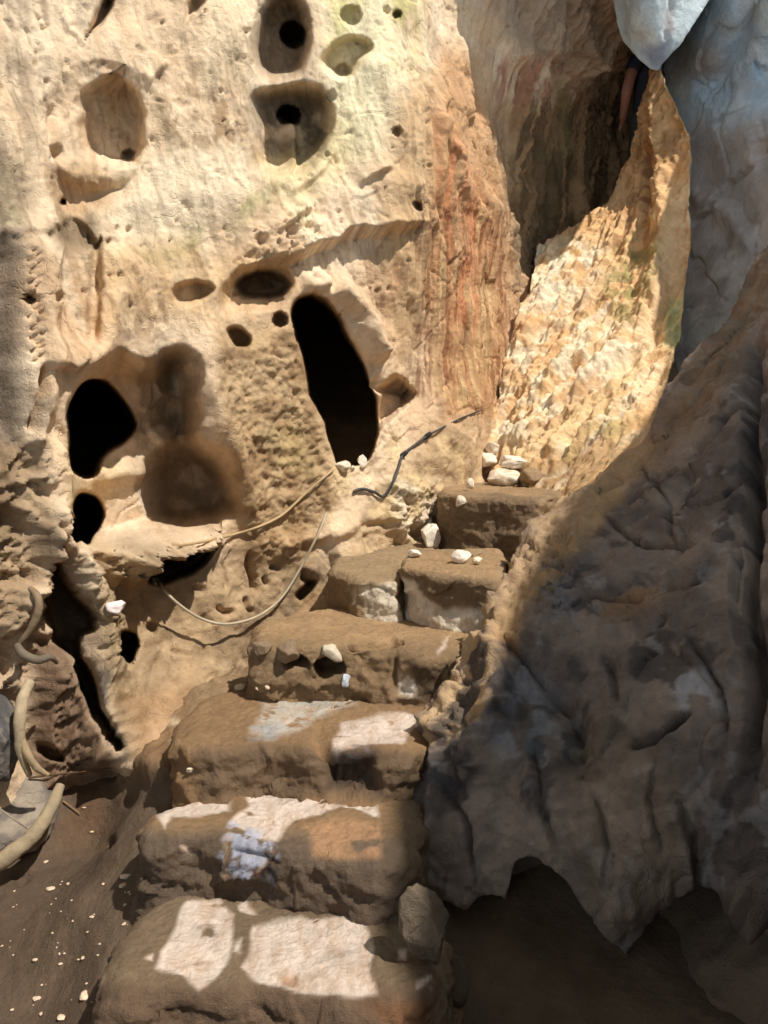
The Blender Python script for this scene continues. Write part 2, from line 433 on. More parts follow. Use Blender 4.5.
    R.rib([(282, 128), (288, 150), (284, 178)], 6, .07); R.hole(293, 154, 4, .05)
    R.pit([(320, 54), (345, 33), (368, 38), (373, 50), (360, 63), (352, 80), (336, 82), (322, 70)], .18, 10, .5)
    R.hole(343, 73, 9, .10); R.hole(351, 16, 11, .09); R.hole(398, 14, 4.5, .12); R.hole(388, 10, 4, .06); R.hole(333, 96, 5, .06)
    R.hole(412, 209, 5.5, .10); R.hole(396, 132, 5, .09); R.stroke([(413, 203), (415, 214)], 3, c(70, 72, 76), .9)
    # middle hollows
    R.pit([(170, 290), (180, 280), (202, 279), (217, 288), (206, 301), (190, 308), (176, 304)], .13, 8, .4)
    R.pit([(216, 292), (238, 266), (275, 262), (297, 278), (288, 302), (258, 316), (222, 318)], .13, 14, .7)
    R.pit([(234, 280), (262, 268), (291, 281), (286, 296), (256, 301), (236, 297)], .40, 8, .5)
    R.pit([(224, 328), (240, 325), (254, 335), (251, 347), (234, 349)], .18, 6, .6); R.hole(280, 319, 8, .2)
    R.pit([(88, 258), (92, 244), (103, 238), (102, 330), (92, 345), (84, 330)], .09, 7, .4)
    R.hole(33, 298, 6, .12); R.hole(61, 297, 5, .05)
    for k in range(26):
        t = k / 25; R.hole(36 + 5 * math.sin(k * 2.4) + 4 * t, 250 + 110 * t, 3.2, .035)
    R.rib([(52, 360), (44, 400), (34, 430)], 5, -.12)
    R.ledge([(46, 360), (70, 368), (92, 352)], .06, 30, 5)
    # big two-lobed hollow
    R.pit([(66, 432), (70, 405), (82, 382), (98, 360), (120, 346), (143, 359), (165, 346), (187, 347), (199, 370), (204, 402), (206, 440), (226, 462), (242, 500), (238, 520), (205, 530), (170, 536), (140, 545), (100, 552), (70, 545), (68, 500)], .40, 26, .5)
    R.bowl(180, 374, 26, 28, .20); R.bowl(176, 417, 28, 26, .18); R.bowl(188, 485, 54, 50, .30); R.bowl(125, 395, 55, 40, .14)
    R.cave([(66, 408), (82, 381), (103, 378), (122, 394), (134, 412), (137, 428), (126, 442), (105, 456), (94, 476), (84, 479), (70, 468), (66, 430)], 2.4, 6, .3, (0, 0, 0))
    R.cave([(70, 506), (82, 491), (98, 498), (105, 515), (96, 536), (80, 548), (70, 535)], 1.6, 7, .3, (0, 0, 0))
    R.rib([(92, 482), (120, 470), (150, 470)], 10, .05)
    # rough shelf under it and the dark slot
    R.rib([(110, 556), (140, 552), (175, 540), (208, 532)], 10, .16, .4); R.rib([(118, 575), (140, 565)], 14, .10)
    sh = R.mask([(98, 548), (150, 535), (215, 522), (214, 545), (160, 560), (110, 580)], 6); R.h += sh * .085 * ridged(P * 12, 5, .65, 90)
    R.cave([(145, 552), (160, 549), (206, 541), (215, 543), (207, 565), (182, 580), (150, 585), (144, 572)], .7, 8, .6, (0, 0, 0))
    R.hole(152, 627, 6.5, .08); R.cave([(117, 632), (135, 630), (138, 645), (131, 664), (119, 660)], .7, 4, .6, (0, 0, 0))
    R.hole(160, 654, 2, .03)
    # tall cleft
    R.cave([(291, 310), (299, 295), (318, 296), (336, 313), (351, 340), (364, 366), (378, 396), (379, 430), (372, 456), (352, 468), (336, 464), (328, 440), (321, 415), (309, 395), (304, 370), (299, 350), (292, 332)], 3.0, 6, .5, (0, 0, 0))
    R.rib([(325, 285), (345, 300), (365, 330), (380, 365)], 11, .13, .2); R.rib([(300, 286), (325, 282)], 10, .08)
    R.pit([(372, 440), (378, 398), (396, 374), (418, 391), (408, 408), (388, 428)], .26, 9, .6)
    R.rib([(372, 380), (392, 392), (415, 396)], 5, -.06)
    # overhanging ledges
    R.ledge([(240, 262), (285, 262), (310, 252), (345, 236), (388, 230), (440, 219)], .13, 42, 7)
    R.ledge([(352, 190), (372, 176), (392, 168)], .05, 22, 4); R.ledge([(280, 205), (300, 188), (340, 150)], .03, 30, 5)
    R.ledge([(270, 240), (290, 222), (312, 210)], .05, 20, 4)
    rub = R.mask([(250, 235), (300, 215), (320, 240), (290, 270), (240, 275)], 10); R.h += rub * .05 * ridged(P * 12, 4, .6, 17)
    # fin running down to the left and the dark crack behind it
    R.cave([(46, 535), (58, 565), (78, 592), (97, 615), (98, 630), (82, 640), (94, 672), (104, 705), (122, 745), (126, 752), (112, 748), (92, 715), (72, 690), (56, 655), (40, 610), (36, 575), (42, 548)], .6, 7, .6, (0, 0, 0))
    fr = R.mask([(50, 470), (90, 540), (125, 620), (135, 700), (165, 780), (120, 770), (100, 660), (60, 540)], 8); R.h += fr * (.035 * ridged(P * 13, 4, .6, 77))
    # crumbly far left rock
    lf = R.mask([(-60, 440), (40, 430), (55, 500), (40, 600), (60, 680), (-60, 700)], 10); R.h += lf * (.06 * ridged(P * 8, 5, .6, 81))
    R.rib([(-20, 640), (25, 580), (48, 520)], 12, .12)
    R.rib([(8, 230), (12, 330), (6, 450)], 12, -.10)
    eb = R.mask([(30, 650), (62, 650), (85, 700), (112, 770), (40, 790), (30, 720)], 10); R.h += eb * (.10 + .03 * ridged(P * 10, 4, .6, 83))
    R.pit([(30, 742), (45, 736), (64, 744), (58, 756), (36, 756)], .10, 6)
    # blocks and cracks beside the stair
    R.ledge([(330, 572), (352, 566), (392, 590)], .10, 30, 5); R.pit([(292, 590), (315, 575), (318, 585), (300, 604)], .22, 5)
    R.rib([(250, 555), (254, 590)], 3, -.07); R.rib([(282, 548), (330, 530), (360, 520)], 8, .06)
    R.pit([(362, 532), (420, 530), (432, 556), (395, 560), (366, 556)], .05, 8); R.rib([(360, 528), (400, 526), (425, 530)], 6, -.05)
    bl = R.mask([(385, 480), (432, 480), (430, 530), (388, 528)], 6); R.h += bl * (.04 + .05 * ridged(P * 15, 3, .6, 99))
    R.rib([(388, 520), (412, 545), (440, 560)], 8, .06)
    rs_ = np.random.RandomState(3)
    for k in range(70):
        cx_, cy_ = rs_.uniform(20, 440), rs_.uniform(0, 330); R.hole(cx_, cy_, rs_.uniform(1.2, 2.6), .03)
    R.h += .0035 * fbm(P * 45, 3, seed=33)
    for ln, w, a in (([(216, 607), (227, 613), (238, 612)], 2.5, .05), ([(250, 558), (252, 575), (256, 592)], 3, .06), ([(245, 597), (248, 604), (253, 612)], 2, .05), ([(193, 588), (206, 590)], 3, .05), ([(222, 560), (226, 575), (228, 590)], 1.5, .03), ([(270, 566), (280, 569)], 2.5, .05), ([(263, 575), (268, 584)], 2.5, .05), ([(300, 575), (316, 580)], 4, .08), ([(170, 652), (196, 655)], 2, .03)):
        R.rib(ln, w, -a, .3, .6)
    R.pit([(261, 643), (282, 639), (284, 644), (264, 650)], .10, 3, .5); R.pit([(248, 651), (256, 644), (258, 652), (250, 656)], .09, 3, .5)
    R.refresh()
    # ---- colour
    p(None, c(210, 174, 136), .75, noise=(1.4, 1.4, 1.0), thr=.05)
    p(None, c(236, 212, 180), .7, noise=(2.2, 2.2, 1.1), thr=.25)
    qs = np.stack([P[:, 0] * 1.0 + P[:, 2] * .22, P[:, 1], P[:, 2] * .14], 1)
    ms = up * sstep(.05, .55, fbm(qs * 16, 4, seed=140)); R.col += (c(178, 140, 102) - R.col) * (.6 * ms)[:, None]
    ms = up * sstep(.1, .5, fbm(qs * 9, 4, seed=150)); R.col += (c(240, 220, 186) - R.col) * (.5 * ms)[:, None]
    ms = up * sstep(.45, .75, fbm(P * 11, 4, seed=160)); R.col += (c(140, 108, 76) - R.col) * (.5 * ms)[:, None]
    p([(-40, -60), (420, -60), (410, 180), (300, 270), (140, 240), (-40, 300)], c(226, 202, 168), .35, 60)
    p([(330, -60), (400, -60), (400, 60), (380, 150), (330, 160)], c(240, 226, 184), .75, 25)
    p([(330, -40), (420, -60), (418, 70), (395, 60), (380, -10), (330, 60)], c(196, 186, 108), .55, 16, noise=(6, 6, 2), thr=.0)
    p([(90, 255), (170, 245), (240, 195), (275, 175), (265, 205), (200, 255), (120, 275)], c(150, 152, 96), .6, 16, noise=(5, 5, 5), thr=-.1)
    p([(-20, 165), (16, 170), (20, 220), (-20, 225)], c(120, 128, 88), .6, 12)
    p([(260, 160), (345, 110), (360, 150), (300, 220)], c(205, 188, 118), .35, 18)
    p([(395, 100), (440, 70), (455, 200), (420, 330), (395, 380), (385, 250)], c(200, 164, 120), .8, 18)
    p([(390, 270), (440, 250), (440, 330), (405, 360)], c(208, 156, 116), .7, 12, noise=(3, 3, 2), thr=-.2)
    p([(440, 40), (475, 60), (505, 180), (520, 300), (500, 420), (440, 420), (430, 250)], c(186, 138, 92), .8, 14)
    p([(440, 120), (465, 150), (488, 240), (476, 330), (452, 320), (440, 220)], c(206, 128, 86), .6, 14, noise=(12, 12, 1.2), thr=.0)
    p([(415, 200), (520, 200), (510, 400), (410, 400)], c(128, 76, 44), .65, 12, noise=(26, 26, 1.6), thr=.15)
    p([(430, 220), (500, 200), (500, 420), (430, 400)], c(218, 186, 134), .6, 12, noise=(20, 20, 1.4), thr=.25)
    p([(470, -60), (640, -60), (640, 60), (560, 70), (500, 40)], c(176, 150, 124), .9, 14)
    p([(490, 60), (560, 60), (590, 100), (560, 140), (500, 130)], c(150, 78, 48), .7, 16, noise=(9, 9, 2), thr=-.1)
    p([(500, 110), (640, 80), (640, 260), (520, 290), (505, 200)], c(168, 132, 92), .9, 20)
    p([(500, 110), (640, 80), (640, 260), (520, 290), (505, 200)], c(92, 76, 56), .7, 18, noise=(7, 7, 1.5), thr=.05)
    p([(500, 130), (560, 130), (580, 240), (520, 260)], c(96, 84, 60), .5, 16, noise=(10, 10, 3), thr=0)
    p([(556, 80), (568, 80), (572, 150), (560, 150)], c(170, 150, 100), .6, 4)
    p([(215, 330), (310, 320), (340, 480), (300, 580), (240, 560), (225, 440)], c(178, 148, 108), .85, 14)
    p([(215, 340), (310, 330), (340, 480), (300, 580), (240, 560)], c(142, 108, 72), .6, 12, noise=(9, 9, 9), thr=.1)
    p([(260, 430), (300, 420), (320, 480), (280, 470)], c(150, 130, 78), .4, 14)
    p([(90, 540), (240, 560), (330, 560), (420, 440), (480, 420), (480, 580), (380, 650), (250, 700), (120, 720)], c(170, 142, 106), .85, 24)
    p([(90, 540), (240, 560), (330, 560), (330, 680), (120, 720)], c(138, 114, 86), .8, 24, noise=(3, 3, 3), thr=-.15)
    p([(330, 440), (480, 420), (480, 560), (340, 580)], c(216, 188, 140), .6, 14, noise=(7, 7, 4), thr=.15)
    p([(388, 480), (440, 480), (440, 560), (410, 560)], c(226, 206, 174), .8, 8, noise=(8, 8, 8), thr=-.1)
    p([(60, 430), (100, 440), (130, 470), (80, 520), (90, 545), (70, 520)], c(224, 196, 150), .6, 10)
    p([(75, 480), (95, 545), (85, 540), (72, 500)], c(186, 186, 140), .5, 5)
    p([(120, 345), (195, 345), (205, 440), (240, 510), (160, 530), (135, 440)], c(130, 104, 78), .6, 16, noise=(6, 6, 6), thr=-.3); p([(135, 440), (205, 440), (238, 500), (236, 520), (150, 520), (136, 480)], c(136, 110, 82), .35, 20)  # sooty tone darkening the hollow; the right lobe's shadow is painted in
    p([(250, 90), (330, 95), (330, 150), (260, 150)], c(112, 98, 82), .8, 14, noise=(7, 7, 7), thr=-.25)  # this and the next: top-pocket recesses painted darker, deepening their shade
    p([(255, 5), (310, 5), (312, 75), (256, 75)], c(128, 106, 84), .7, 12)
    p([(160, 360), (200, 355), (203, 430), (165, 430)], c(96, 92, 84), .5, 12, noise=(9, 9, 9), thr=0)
    p([(-60, 220), (22, 230), (20, 540), (-60, 560)], c(112, 98, 84), .85, 14)
    p([(-60, 560), (40, 560), (62, 680), (40, 800), (-60, 800)], c(176, 152, 124), .7, 12)
    p([(-60, 440), (45, 440), (60, 540), (20, 620), (-60, 640)], c(150, 122, 88), .7, 12)
    p([(30, 640), (64, 640), (90, 700), (122, 775), (40, 800), (30, 720)], c(124, 98, 76), .95, 10)
    p([(36, 520), (60, 520), (98, 610), (110, 720), (70, 690)], c(120, 98, 76), .6, 8)  # crack behind the fin painted darker, shade put into its colour
    p([(95, 600), (125, 600), (140, 700), (165, 780), (120, 760)], c(160, 136, 102), .8, 10)
    p([(94, 655), (104, 660), (112, 720), (128, 760), (108, 740)], c(112, 108, 104), .7, 5, noise=(9, 9, 9), thr=-.1)
    p([(120, 690), (190, 690), (200, 780), (140, 780)], c(160, 124, 88), .7, 16)
    p([(300, 590), (390, 580), (395, 630), (300, 650)], c(176, 140, 98), .8, 8); p([(352, 585), (395, 570), (400, 625), (360, 625)], c(222, 204, 176), .7, 8, noise=(9, 9, 5), thr=0)
    p([(50, 225), (95, 215), (100, 252), (60, 252)], c(120, 100, 74), .8, 8)
    p([(-20, -40), (26, -40), (34, 120), (30, 210), (-20, 230)], c(158, 136, 110), .75, 14, noise=(9, 9, 2), thr=-.2)
    p([(160, 66), (238, 56), (244, 140), (196, 168), (158, 132)], c(146, 116, 82), .75, 16, noise=(13, 13, 9), thr=.02)
    p([(46, 165), (140, 162), (118, 208), (60, 222)], c(170, 136, 98), .7, 10)
    p([(150, 215), (205, 250), (300, 250), (290, 300), (200, 320), (90, 330), (96, 250)], c(190, 154, 108), .6, 20)
    p([(110, 160), (180, 150), (250, 150), (250, 190), (180, 235), (110, 245)], c(238, 216, 182), .7, 18)
    p([(195, -30), (250, -30), (246, 80), (200, 90)], c(236, 212, 174), .5, 16)
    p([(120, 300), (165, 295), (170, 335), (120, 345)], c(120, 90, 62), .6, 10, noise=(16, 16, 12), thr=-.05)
    fs = np.stack([P[:, 0] + P[:, 2] * .25, P[:, 1], P[:, 2] * .10], 1)
    ms = up * sstep(.15, .5, fbm(fs * 42, 3, seed=170)); R.col *= (1 - .22 * ms)[:, None]
    R.vary((9, 9, 3), .12); R.vary((30, 30, 30), .08, 3)
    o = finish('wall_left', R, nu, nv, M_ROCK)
    props(o, 'tall sunlit tan limestone cave wall full of hollows and a fluted column', 'cave wall', kind='structure')
build_wall_left()

# ------------------------------------------------------------------ blue-grey right wall
def beyond(R, outline, slope=.02, limit=45.0):
    """past its outline the rock turns sharply away into a flank; the shell ends behind"""
    x, y = R.wx * .35 + R.x * .65, R.wy * .35 + R.y * .65
    d = np.maximum(0, -seg_dist(outline, x, y, True)); R.keep = d < limit
    k = np.nonzero(d > 0)[0]; px, py = R.x[k], R.y[k]
    best = np.full(len(k), 1e9); nx, ny = px.copy(), py.copy()
    for i in range(len(outline)):
        ax, ay = outline[i]; bx, by = outline[(i + 1) % len(outline)]; ex, ey = bx - ax, by - ay
        t = np.clip(((x[k] - ax) * ex + (y[k] - ay) * ey) / (ex * ex + ey * ey + 1e-9), 0, 1)
        qx, qy = ax + t * ex, ay + t * ey; q = (x[k] - qx) ** 2 + (y[k] - qy) ** 2; m = q < best
        best = np.where(m, q, best); nx = np.where(m, qx, nx); ny = np.where(m, qy, ny)
    nx = px + (nx - x[k]) * 1.15; ny = py + (ny - y[k]) * 1.15       # the rim itself, tucked slightly under
    r = FWD + RGT * ((nx - W / 2) / F)[:, None] - UPV * ((ny - H / 2) / F)[:, None]; r /= np.linalg.norm(r, axis=1)[:, None]
    L = np.linalg.norm(R.P[k] - EYE, axis=1) + slope * np.minimum(d[k], 5) ** 2 / 10 + slope * np.maximum(0, d[k] - 5)
    R.D[k] += EYE + r * L[:, None] - R.P[k]
    R.h[k] *= np.exp(-d[k] / 12)
    return d

def build_wall_right():
    A = [(650, 0, 7.2), (655, 72, 7.0), (650, -80, 7.2), (690, 60, 6.5), (690, 140, 6.7), (700, 0, 6.5), (740, 40, 6.0), (768, 0, 5.7), (768, 120, 6.0), (720, 180, 6.5),
         (768, 230, 5.9), (700, 280, 6.5), (690, 350, 6.3), (740, 300, 6.0), (820, 100, 5.5), (820, 300, 5.6), (720, -200, 6.0), ('w', 3.9, 5.6, 5.5), ('w', 2.9, 6.2, 5.8), ('w', 3.9, 5.4, 3.2), ('w', 2.2, 6.7, 5.8), ('w', 3.4, 5.9, 4.6), ('w', 3.0, 6.1, 4.0)]
    P, nu, nv = base_plane((2.8, 6.0, 3.2), (-.62, -.78, -.05), (.78, -.62, 0), (-1.9, -3.2), (1.9, 3.0), .010, A)
    N = grid_normals(P, nu, nv); R = Rock(P, N, c(206, 216, 222), 5, 40)
    R.h += .035 * fbm(P * 1.4, 2, seed=3) + .004 * ridged(P * 4, 4, .5, 6) + .003 * fbm(P * 26, 3, seed=9)
    f1, f2, val = cells(P * 1.8 + .3 * np.stack([fbm(P * 2, 3, seed=50), fbm(P * 2, 3, seed=51), fbm(P * 2, 3, seed=52)], 1), 5)
    R.h += .03 * (val - .5) - .01 * np.exp(-((f2 - f1) / .03) ** 2)
    R.rib([(668, -20), (674, 30)], 5, -.06)
    R.rib([(770, -20), (735, 50), (700, 105)], 16, -.14, .3); R.rib([(725, 80), (722, 110), (716, 130)], 2.5, -.04); R.rib([(690, 230), (720, 195), (752, 160)], 3, -.05)
    R.rib([(757, 60), (760, 75), (768, 68)], 3, -.06); R.rib([(690, 190), (730, 215), (750, 250)], 9, .05)
    R.rib([(768, 120), (755, 150), (762, 180)], 6, -.10)
    beyond(R, [(640, -400), (640, 0), (648, 38), (650, 60), (654, 75), (662, 78), (660, 140), (664, 480), (1500, 480), (1500, -400)], .03, 60)
    R.paint(None, c(172, 192, 206), .8, noise=(1.5, 1.5, 1.5), thr=.1)
    R.paint(None, c(200, 200, 196), .6, noise=(2.5, 2.5, 2.5), thr=.3)
    R.paint([(660, 45), (705, 40), (715, 75), (675, 80)], c(164, 148, 136), .7, 12)
    R.paint([(690, 130), (800, 120), (800, 420), (660, 420), (680, 240)], c(190, 172, 160), .7, 25)
    R.paint([(700, 240), (760, 200), (740, 300), (690, 340)], c(140, 134, 130), .6, 20, noise=(3, 3, 3), thr=0)
    R.vary((5, 5, 5), .14)
    o = finish('wall_right', R, nu, nv, M_ROCK)
    props(o, 'blue-grey shaded cave wall with a drooping fold of rock', 'cave wall', kind='structure')

def build_drape():
    A = [(613, 0, 5.75), (625, 40, 5.8), (640, 20, 5.62), (657, 72, 5.7), (665, 30, 5.56), (690, 40, 5.68), (712, 0, 5.72), (655, -60, 5.4), (600, -120, 5.7), (730, -60, 5.7), (660, -200, 5.2), (590, -220, 5.5), (760, -220, 5.5), (640, 120, 5.8), (690, 120, 5.9), (580, 40, 5.9), (740, 80, 6.0)]
    P, nu, nv = base_plane((1.9, 5.6, 4.2), (-.45, -.88, -.12), (.88, -.45, 0), (-1.0, -1.2), (1.2, 1.6), .009, A)
    N = grid_normals(P, nu, nv); R = Rock(P, N, c(196, 204, 202), 3, 47)
    R.h += .012 * fbm(P * 2.2, 3, seed=3) + .008 * ridged(P * np.array([5, 5, 1.5]), 4, .5, 6) + .004 * fbm(P * 26, 3, seed=9)
    R.rib([(640, -80), (640, 0), (640, 40)], 12, .03); R.rib([(670, -60), (672, 10), (666, 40)], 3, -.03, .3)
    beyond(R, [(560, -260), (600, -90), (613, 0), (617, 22), (624, 42), (638, 58), (650, 69), (658, 71), (664, 62), (680, 44), (696, 22), (712, -4), (745, -90), (790, -260)], .02, 42)
    R.paint(None, c(172, 184, 188), .7, noise=(3, 3, 2), thr=.05)
    R.paint([(672, -10), (676, 30), (668, 36), (666, 0)], c(170, 150, 142), .7, 6)
    R.paint([(640, 50), (672, 38), (668, 68), (655, 72)], c(122, 126, 140), .8, 6)
    R.vary((6, 6, 4), .10)
    o = finish('hanging_rock', R, nu, nv, M_ROCK)
    props(o, 'pale grey tooth of rock hanging down to the tip of the sunlit spur', 'rock')

# ------------------------------------------------------------------ sunlit spur that climbs to a thin tip
def build_ridge():
    A = [(655, 60, 6.3), (648, 110, 6.4), (640, 145, 6.45), (612, 200, 6.45), (560, 240, 6.3), (545, 250, 6.25), (532, 300, 5.9), (512, 345, 5.6), (500, 400, 5.3), (488, 440, 5.1),
         (672, 105, 6.2), (690, 145, 6.05), (692, 250, 5.65), (680, 330, 5.2), (650, 400, 4.65), (625, 455, 4.2), (590, 495, 3.9), (560, 530, 3.7), (530, 590, 3.4),
         (600, 270, 5.95), (580, 340, 5.4), (620, 330, 5.35), (560, 400, 5.0), (610, 410, 4.7), (530, 460, 4.75), (570, 460, 4.5), (520, 520, 4.35), (500, 570, 4.0), (480, 620, 3.7), (655, 220, 5.95), (640, 300, 5.5), (440, 640, 3.45), (470, 700, 3.0)]
    P, nu, nv = base_plane((1.2, 5.0, 1.9), (-.52, -.66, .54), (.78, -.62, 0), (-2.2, -1.7), (2.4, 3.2), .0085, A)
    N = grid_normals(P, nu, nv); R = Rock(P, N, c(226, 188, 138), 4, 60)
    a = math.radians(-52)
    up = R.mask([(655, 60), (700, 140), (700, 270), (640, 330), (540, 320), (540, 240)], 20)
    # fabric of the rock runs up the slope to the tip
    D = np.array([.42, .45, .79]); D /= np.linalg.norm(D)
    along = P @ D; E1 = np.cross(D, [0, 0, 1.0]); E1 /= np.linalg.norm(E1); E2 = np.cross(D, E1)
    q = np.stack([P @ E1 * 9, P @ E2 * 9, along * 1.4], 1)
    R.h += .05 * ridged(q, 4, .55, 3) + .02 * fbm(P * 12, 4, seed=5) + .006 * fbm(P * 50, 2, seed=6)
    rug = R.mask([(500, 330), (540, 240), (600, 240), (640, 330), (660, 360), (640, 440), (560, 470), (490, 450)], 16)
    f1, f2, val = cells(q * np.array([.8, .8, 1.6]), 9)
    D2 = np.array([.62, .25, .45]); D2 /= np.linalg.norm(D2); F1 = np.cross(D2, [0, 0, 1.0]); F1 /= np.linalg.norm(F1); F2 = np.cross(D2, F1)
    q2 = np.stack([P @ F1 * 11, P @ F2 * 11, P @ D2 * 1.1], 1)
    R.h += rug * (.032 * ridged(q2, 4, .6, 33) + .02 * (val - .5))
    R.col += (c(246, 228, 196) - R.col) * (rug * .75 * sstep(.0, .3, fbm(q2 * .8, 4, seed=66)))[:, None]
    for ln, w, am in (([(500, 450), (560, 410), (610, 360), (640, 320)], 7, .08), ([(490, 440), (545, 420), (600, 390), (650, 350)], 5, -.05), ([(530, 395), (565, 370), (600, 330)], 9, .06), ([(520, 350), (545, 300), (590, 265)], 9, .07),
                      ([(640, 340), (660, 260), (668, 170), (658, 90)], 9, .12), ([(640, 150), (655, 180), (650, 220)], 5, -.05), ([(672, 280), (668, 310), (650, 350)], 4, -.05), ([(520, 480), (560, 450), (620, 430)], 12, .05), ([(600, 420), (575, 440), (560, 462)], 4, -.05)):
        R.rib(ln, w, am, .4)
    R.bowl(646, 310, 6, 8, .07)
    dirt = R.mask([(540, 470), (600, 440), (630, 440), (600, 500), (560, 540), (520, 600), (480, 680), (430, 730), (420, 690), (470, 620), (500, 560)], 12)
    R.h *= 1 - .5 * dirt
    d = beyond(R, [(655, 52), (665, 76), (676, 104), (691, 138), (693, 160), (689, 200), (692, 240), (686, 280), (682, 330), (674, 360), (662, 420), (640, 520), (560, 640), (480, 760), (430, 720), (470, 620), (505, 520), (490, 470), (486, 440), (500, 400), (508, 350), (530, 300), (538, 250), (560, 238), (608, 204), (630, 160), (640, 116)], .03, 50)
    R.refresh()
    p = R.paint
    p(None, c(206, 160, 108), .7, noise=(3, 3, 3), thr=.05)
    p([(655, 60), (700, 140), (690, 260), (640, 330), (600, 240), (640, 140)], c(226, 178, 124), .6, 20)
    p([(640, 120), (680, 140), (660, 240), (600, 270)], c(132, 84, 48), .55, 12, noise=(14, 14, 3), thr=.1)
    p([(650, 330), (690, 250), (690, 180), (672, 220), (640, 330), (630, 420), (650, 400)], c(240, 202, 156), .8, 10)
    p([(640, 230), (665, 250), (630, 330), (600, 300), (620, 250)], c(128, 128, 70), .65, 14, noise=(8, 8, 5), thr=-.15)
    p([(668, 300), (682, 300), (680, 350), (664, 345)], c(190, 188, 130), .8, 6)
    p([(535, 245), (580, 240), (600, 270), (560, 320), (530, 310)], c(232, 216, 184), .85, 10, noise=(7, 7, 4), thr=-.25)
    p([(500, 340), (610, 320), (640, 330), (590, 380), (520, 440), (495, 440)], c(234, 216, 182), .85, 12, noise=(8, 8, 5), thr=-.02)
    p([(500, 460), (600, 390), (640, 350), (645, 370), (570, 440), (520, 470)], c(220, 190, 142), .6, 10)
    p([(560, 460), (620, 400), (640, 420), (600, 470)], c(170, 156, 96), .5, 14, noise=(6, 6, 6), thr=-.1)
    p([(500, 560), (540, 470), (600, 440), (630, 450), (590, 500), (550, 540), (480, 680), (430, 740), (415, 680), (470, 620)], c(172, 138, 98), .85, 14)
    p([(540, 480), (570, 465), (560, 500), (530, 520)], c(226, 206, 172), .7, 8, noise=(10, 10, 6), thr=-.1)
    R.vary((8, 8, 8), .12); R.vary((30, 30, 30), .08, 3)
    o = finish('rock_ridge', R, nu, nv, M_ROCK)
    props(o, 'sunlit orange-tan rock spur sweeping up to a thin tip below the blue-grey wall', 'rock ridge')

